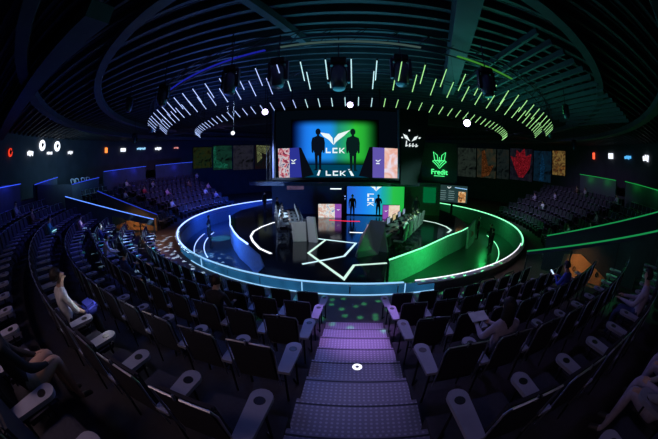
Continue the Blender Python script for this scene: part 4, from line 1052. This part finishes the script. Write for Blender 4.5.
light('SPOT', 'left_blue', (-6., -9., 7.6), (.10, .11, 1.0), 2300, .4, (-12., -14., 1.), 72, .9)
light('SPOT', 'left_cyan', (-3., -8., 7.2), (.10, .22, 1.0), 800, .4, (-5., -16., .5), 80, .9)
light('SPOT', 'right_green', (6., -9., 7.6), GRN, 620, .4, (12., -15., 1.), 72, .9)
light('SPOT', 'right_violet', (2.5, -9., 7.4), (.42, .28, 1.0), 420, .4, (4., -16., .6), 70, .9)
light('SPOT', 'far_left_violet', (-8., 0., 7.6), (.5, .3, 1.0), 2000, .4, (-19, 3, 2), 70, .9)
light('SPOT', 'far_right_violet', (9., 0., 7.6), (.55, .4, .9), 1800, .4, (19, -2, 2), 70, .9)
light('SPOT', 'aisle_warm', (8., -9., 7.), (1., .7, .7), 260, .4, (8, -13.5, -.2), 60, 1.)
light('SPOT', 'aisle_warm', (-7., -7., 7.), (1., .55, .6), 240, .4, (-11.5, -8.5, -.2), 50, 1.)
light('SPOT', 'stage_left', (-5.5, -11, 7.3), (.55, .75, 1.0), 9000, .2, (-4.0, -4, 1.), 34, .8)
light('SPOT', 'stage_right', (5.5, -12, 7.3), (.5, 1., .75), 5500, .2, (3.4, -5, 1.), 34, .8)
light('SPOT', 'stage_centre', (0, -10, 7.), (.6, .75, 1.0), 1200, .2, (1.0, 0, 1.), 30, .8)
light('SPOT', 'slab_fill', (-.8, -13.5, 7.4), (.8, .9, 1.0), 1300, .1, (-2.4, -7.5, .6), 13, .6)  # spot added on the audience side to brighten the left desk slabs
light('SPOT', 'slab_fill', (2.2, -14.5, 7.2), (.6, .8, .8), 800, .1, (1.2, -8.6, .8), 16, .6)  # second added spot, brightens the right desk slab
light('POINT', 'shirt_fill', (c1['x']+.45, c1['y']+.35, c1['z']+1.0), (.9, .9, 1.0), 3.5, .05)  # added fill to brighten the white t-shirt, no phone here
light('AREA', 'knee_fill', (-3.2, -21.6, 5.0), (.9, .6, .65), 20, .8, (-2.6, -20.2, 2.2))  # unseen fill added to brighten the knees at lower left
light('AREA', 'knee_fill', (3.4, -21.8, 5.0), (.7, .55, .9), 4, 1.0, (3.0, -20.3, 2.2))  # weaker unseen fill added for the knees at lower right
light('AREA', 'pit_blue', (-10.9, -1.4, 1.3), (.02, .12, 1.0), 330, 1.0, (-11.5, 0, -.8))
light('AREA', 'pit_blue_front', (-8.4, -7.6, .9), (.03, .2, 1.0), 170, .5, (-6.0, -6.4, -.5))
light('AREA', 'pit_blue_back', (-8.5, 5.5, 2.2), (.02, .1, 1.0), 420, 1.2, (-12.0, 6.5, -.4))
light('AREA', 'pit_green', (10.9, -2., 1.2), (.03, 1.0, .2), 70, .8, (11.6, -2.6, -.9))
light('AREA', 'pit_green_front', (5.2, -10.2, .9), (.03, 1.0, .15), 130, .6, (3.4, -8.3, -.5))
light('AREA', 'pit_green_back', (8.5, 5.5, 2.2), (.03, 1.0, .2), 45, 1.2, (11.8, 6.2, -.4))
light('SPOT', 'pit_spot', (-9, -5, 6), (.1, .7, 1.0), 7000, .05, (-9.6, -3.2, -1.2), 14, .5)
light('SPOT', 'pit_spot', (-9, -7, 6), (.1, .5, 1.0), 7000, .05, (-8.7, -7.2, -1.2), 10, .5)
light('SPOT', 'pit_spot', (9, -6, 6), (.05, 1., .4), 1500, .05, (10.4, -3.6, -1.2), 14, .5)
light('SPOT', 'warm_left', (-14.0, -8.4, .9), (1., .45, .15), 150, .1, (-15.6, -6.3, .25), 70, .8)
light('SPOT', 'warm_right', (8.7, -13.6, 1.0), (1., .45, .15), 85, .1, (10.5, -13.2, .35), 75, .8)
light('POINT', 'warm_floor', (-12.3, -7.4, 1.3), (1., .5, .25), 40, .2)
for a in (226, 211, 196, 184, 176, 160): light('POINT', 'ledge_wash', polar(23.2, a, 4.6), (.03, .05, 1.0), 16, .3)
for a in (-6, -13, -25, -34): light('POINT', 'ledge_wash', polar(23.2, a, 4.6), (.02, 1.0, .1), 7, .3)
light('AREA', 'ceiling_blue', (-7, -9, 5.2), (.06, .14, .8), 230, 4., (-8, -10, 8.6))
light('AREA', 'ceiling_teal', (0, -12, 5.2), (.04, .35, .5), 190, 4., (0, -13, 8.6))
light('AREA', 'ceiling_green', (6.5, -10, 5.2), (.04, .55, .4), 160, 4., (7, -11, 8.6))
light('AREA', 'wall_left_wash', (-20, -8, 5.5), (.2, .5, .75), 110, 2., (-26.9, -9, 5.5))
light('SPOT', 'green_seat_patch', (3, -10, 7.), GRN, 1500, .05, (-1.7, -14.9, .5), 8, .5)
light('SPOT', 'green_seat_patch', (4, -9, 7.), GRN, 1800, .05, (7.0, -17.3, 1.9), 13, .6)
g = light('SPOT', 'gobo_blue', (-6.5, -6., 7.4), (.45, .75, 1.0), 22000, .01, (-9.6, -10.2, -.2), 56, .3); gobo(g, 16., .3)
g = light('SPOT', 'gobo_green', (1.5, -10.6, 7.0), (.1, 1.0, .3), 2600, .01, (1.2, -13.2, -.2), 36, .2); gobo(g, 15., .2, .3)
g = light('SPOT', 'gobo_green', (5.5, -10.0, 7.0), (.1, 1.0, .3), 7000, .01, (5.0, -12.6, -.2), 34, .2); gobo(g, 15., .2, .8)
g = light('SPOT', 'gobo_teal', (-7.5, -9, 7.4), (.1, .8, .8), 7000, .01, (-9.5, -13.2, .6), 30, .3); gobo(g, 9., .25, .5)
w = bpy.data.worlds.new('w'); S.world = w; w.use_nodes = True
w.node_tree.nodes['Background'].inputs[0].default_value = (.25, .3, .6, 1); w.node_tree.nodes['Background'].inputs[1].default_value = .0
light('AREA', 'house_fill', (0, -14, 7.7), (.22, .2, .8), 40, 8., (0, -14, 0))

# ================================================================ CAMERA
cd = bpy.data.cameras.new('camera'); cam = bpy.data.objects.new('camera', cd); COL.objects.link(cam)
cam.location = CAM; cam.rotation_euler = (R(90)-PIT, 0, YAW)
cd.type = 'PANO'; cd.sensor_width = 36; cd.sensor_fit = 'HORIZONTAL'; cd.clip_start = .05
try: tgt = cd.cycles; tgt.panorama_type = 'FISHEYE_EQUISOLID'
except Exception: tgt = cd; tgt.panorama_type = 'FISHEYE_EQUISOLID'
tgt.fisheye_lens = 15.0; tgt.fisheye_fov = R(200)
S.camera = cam
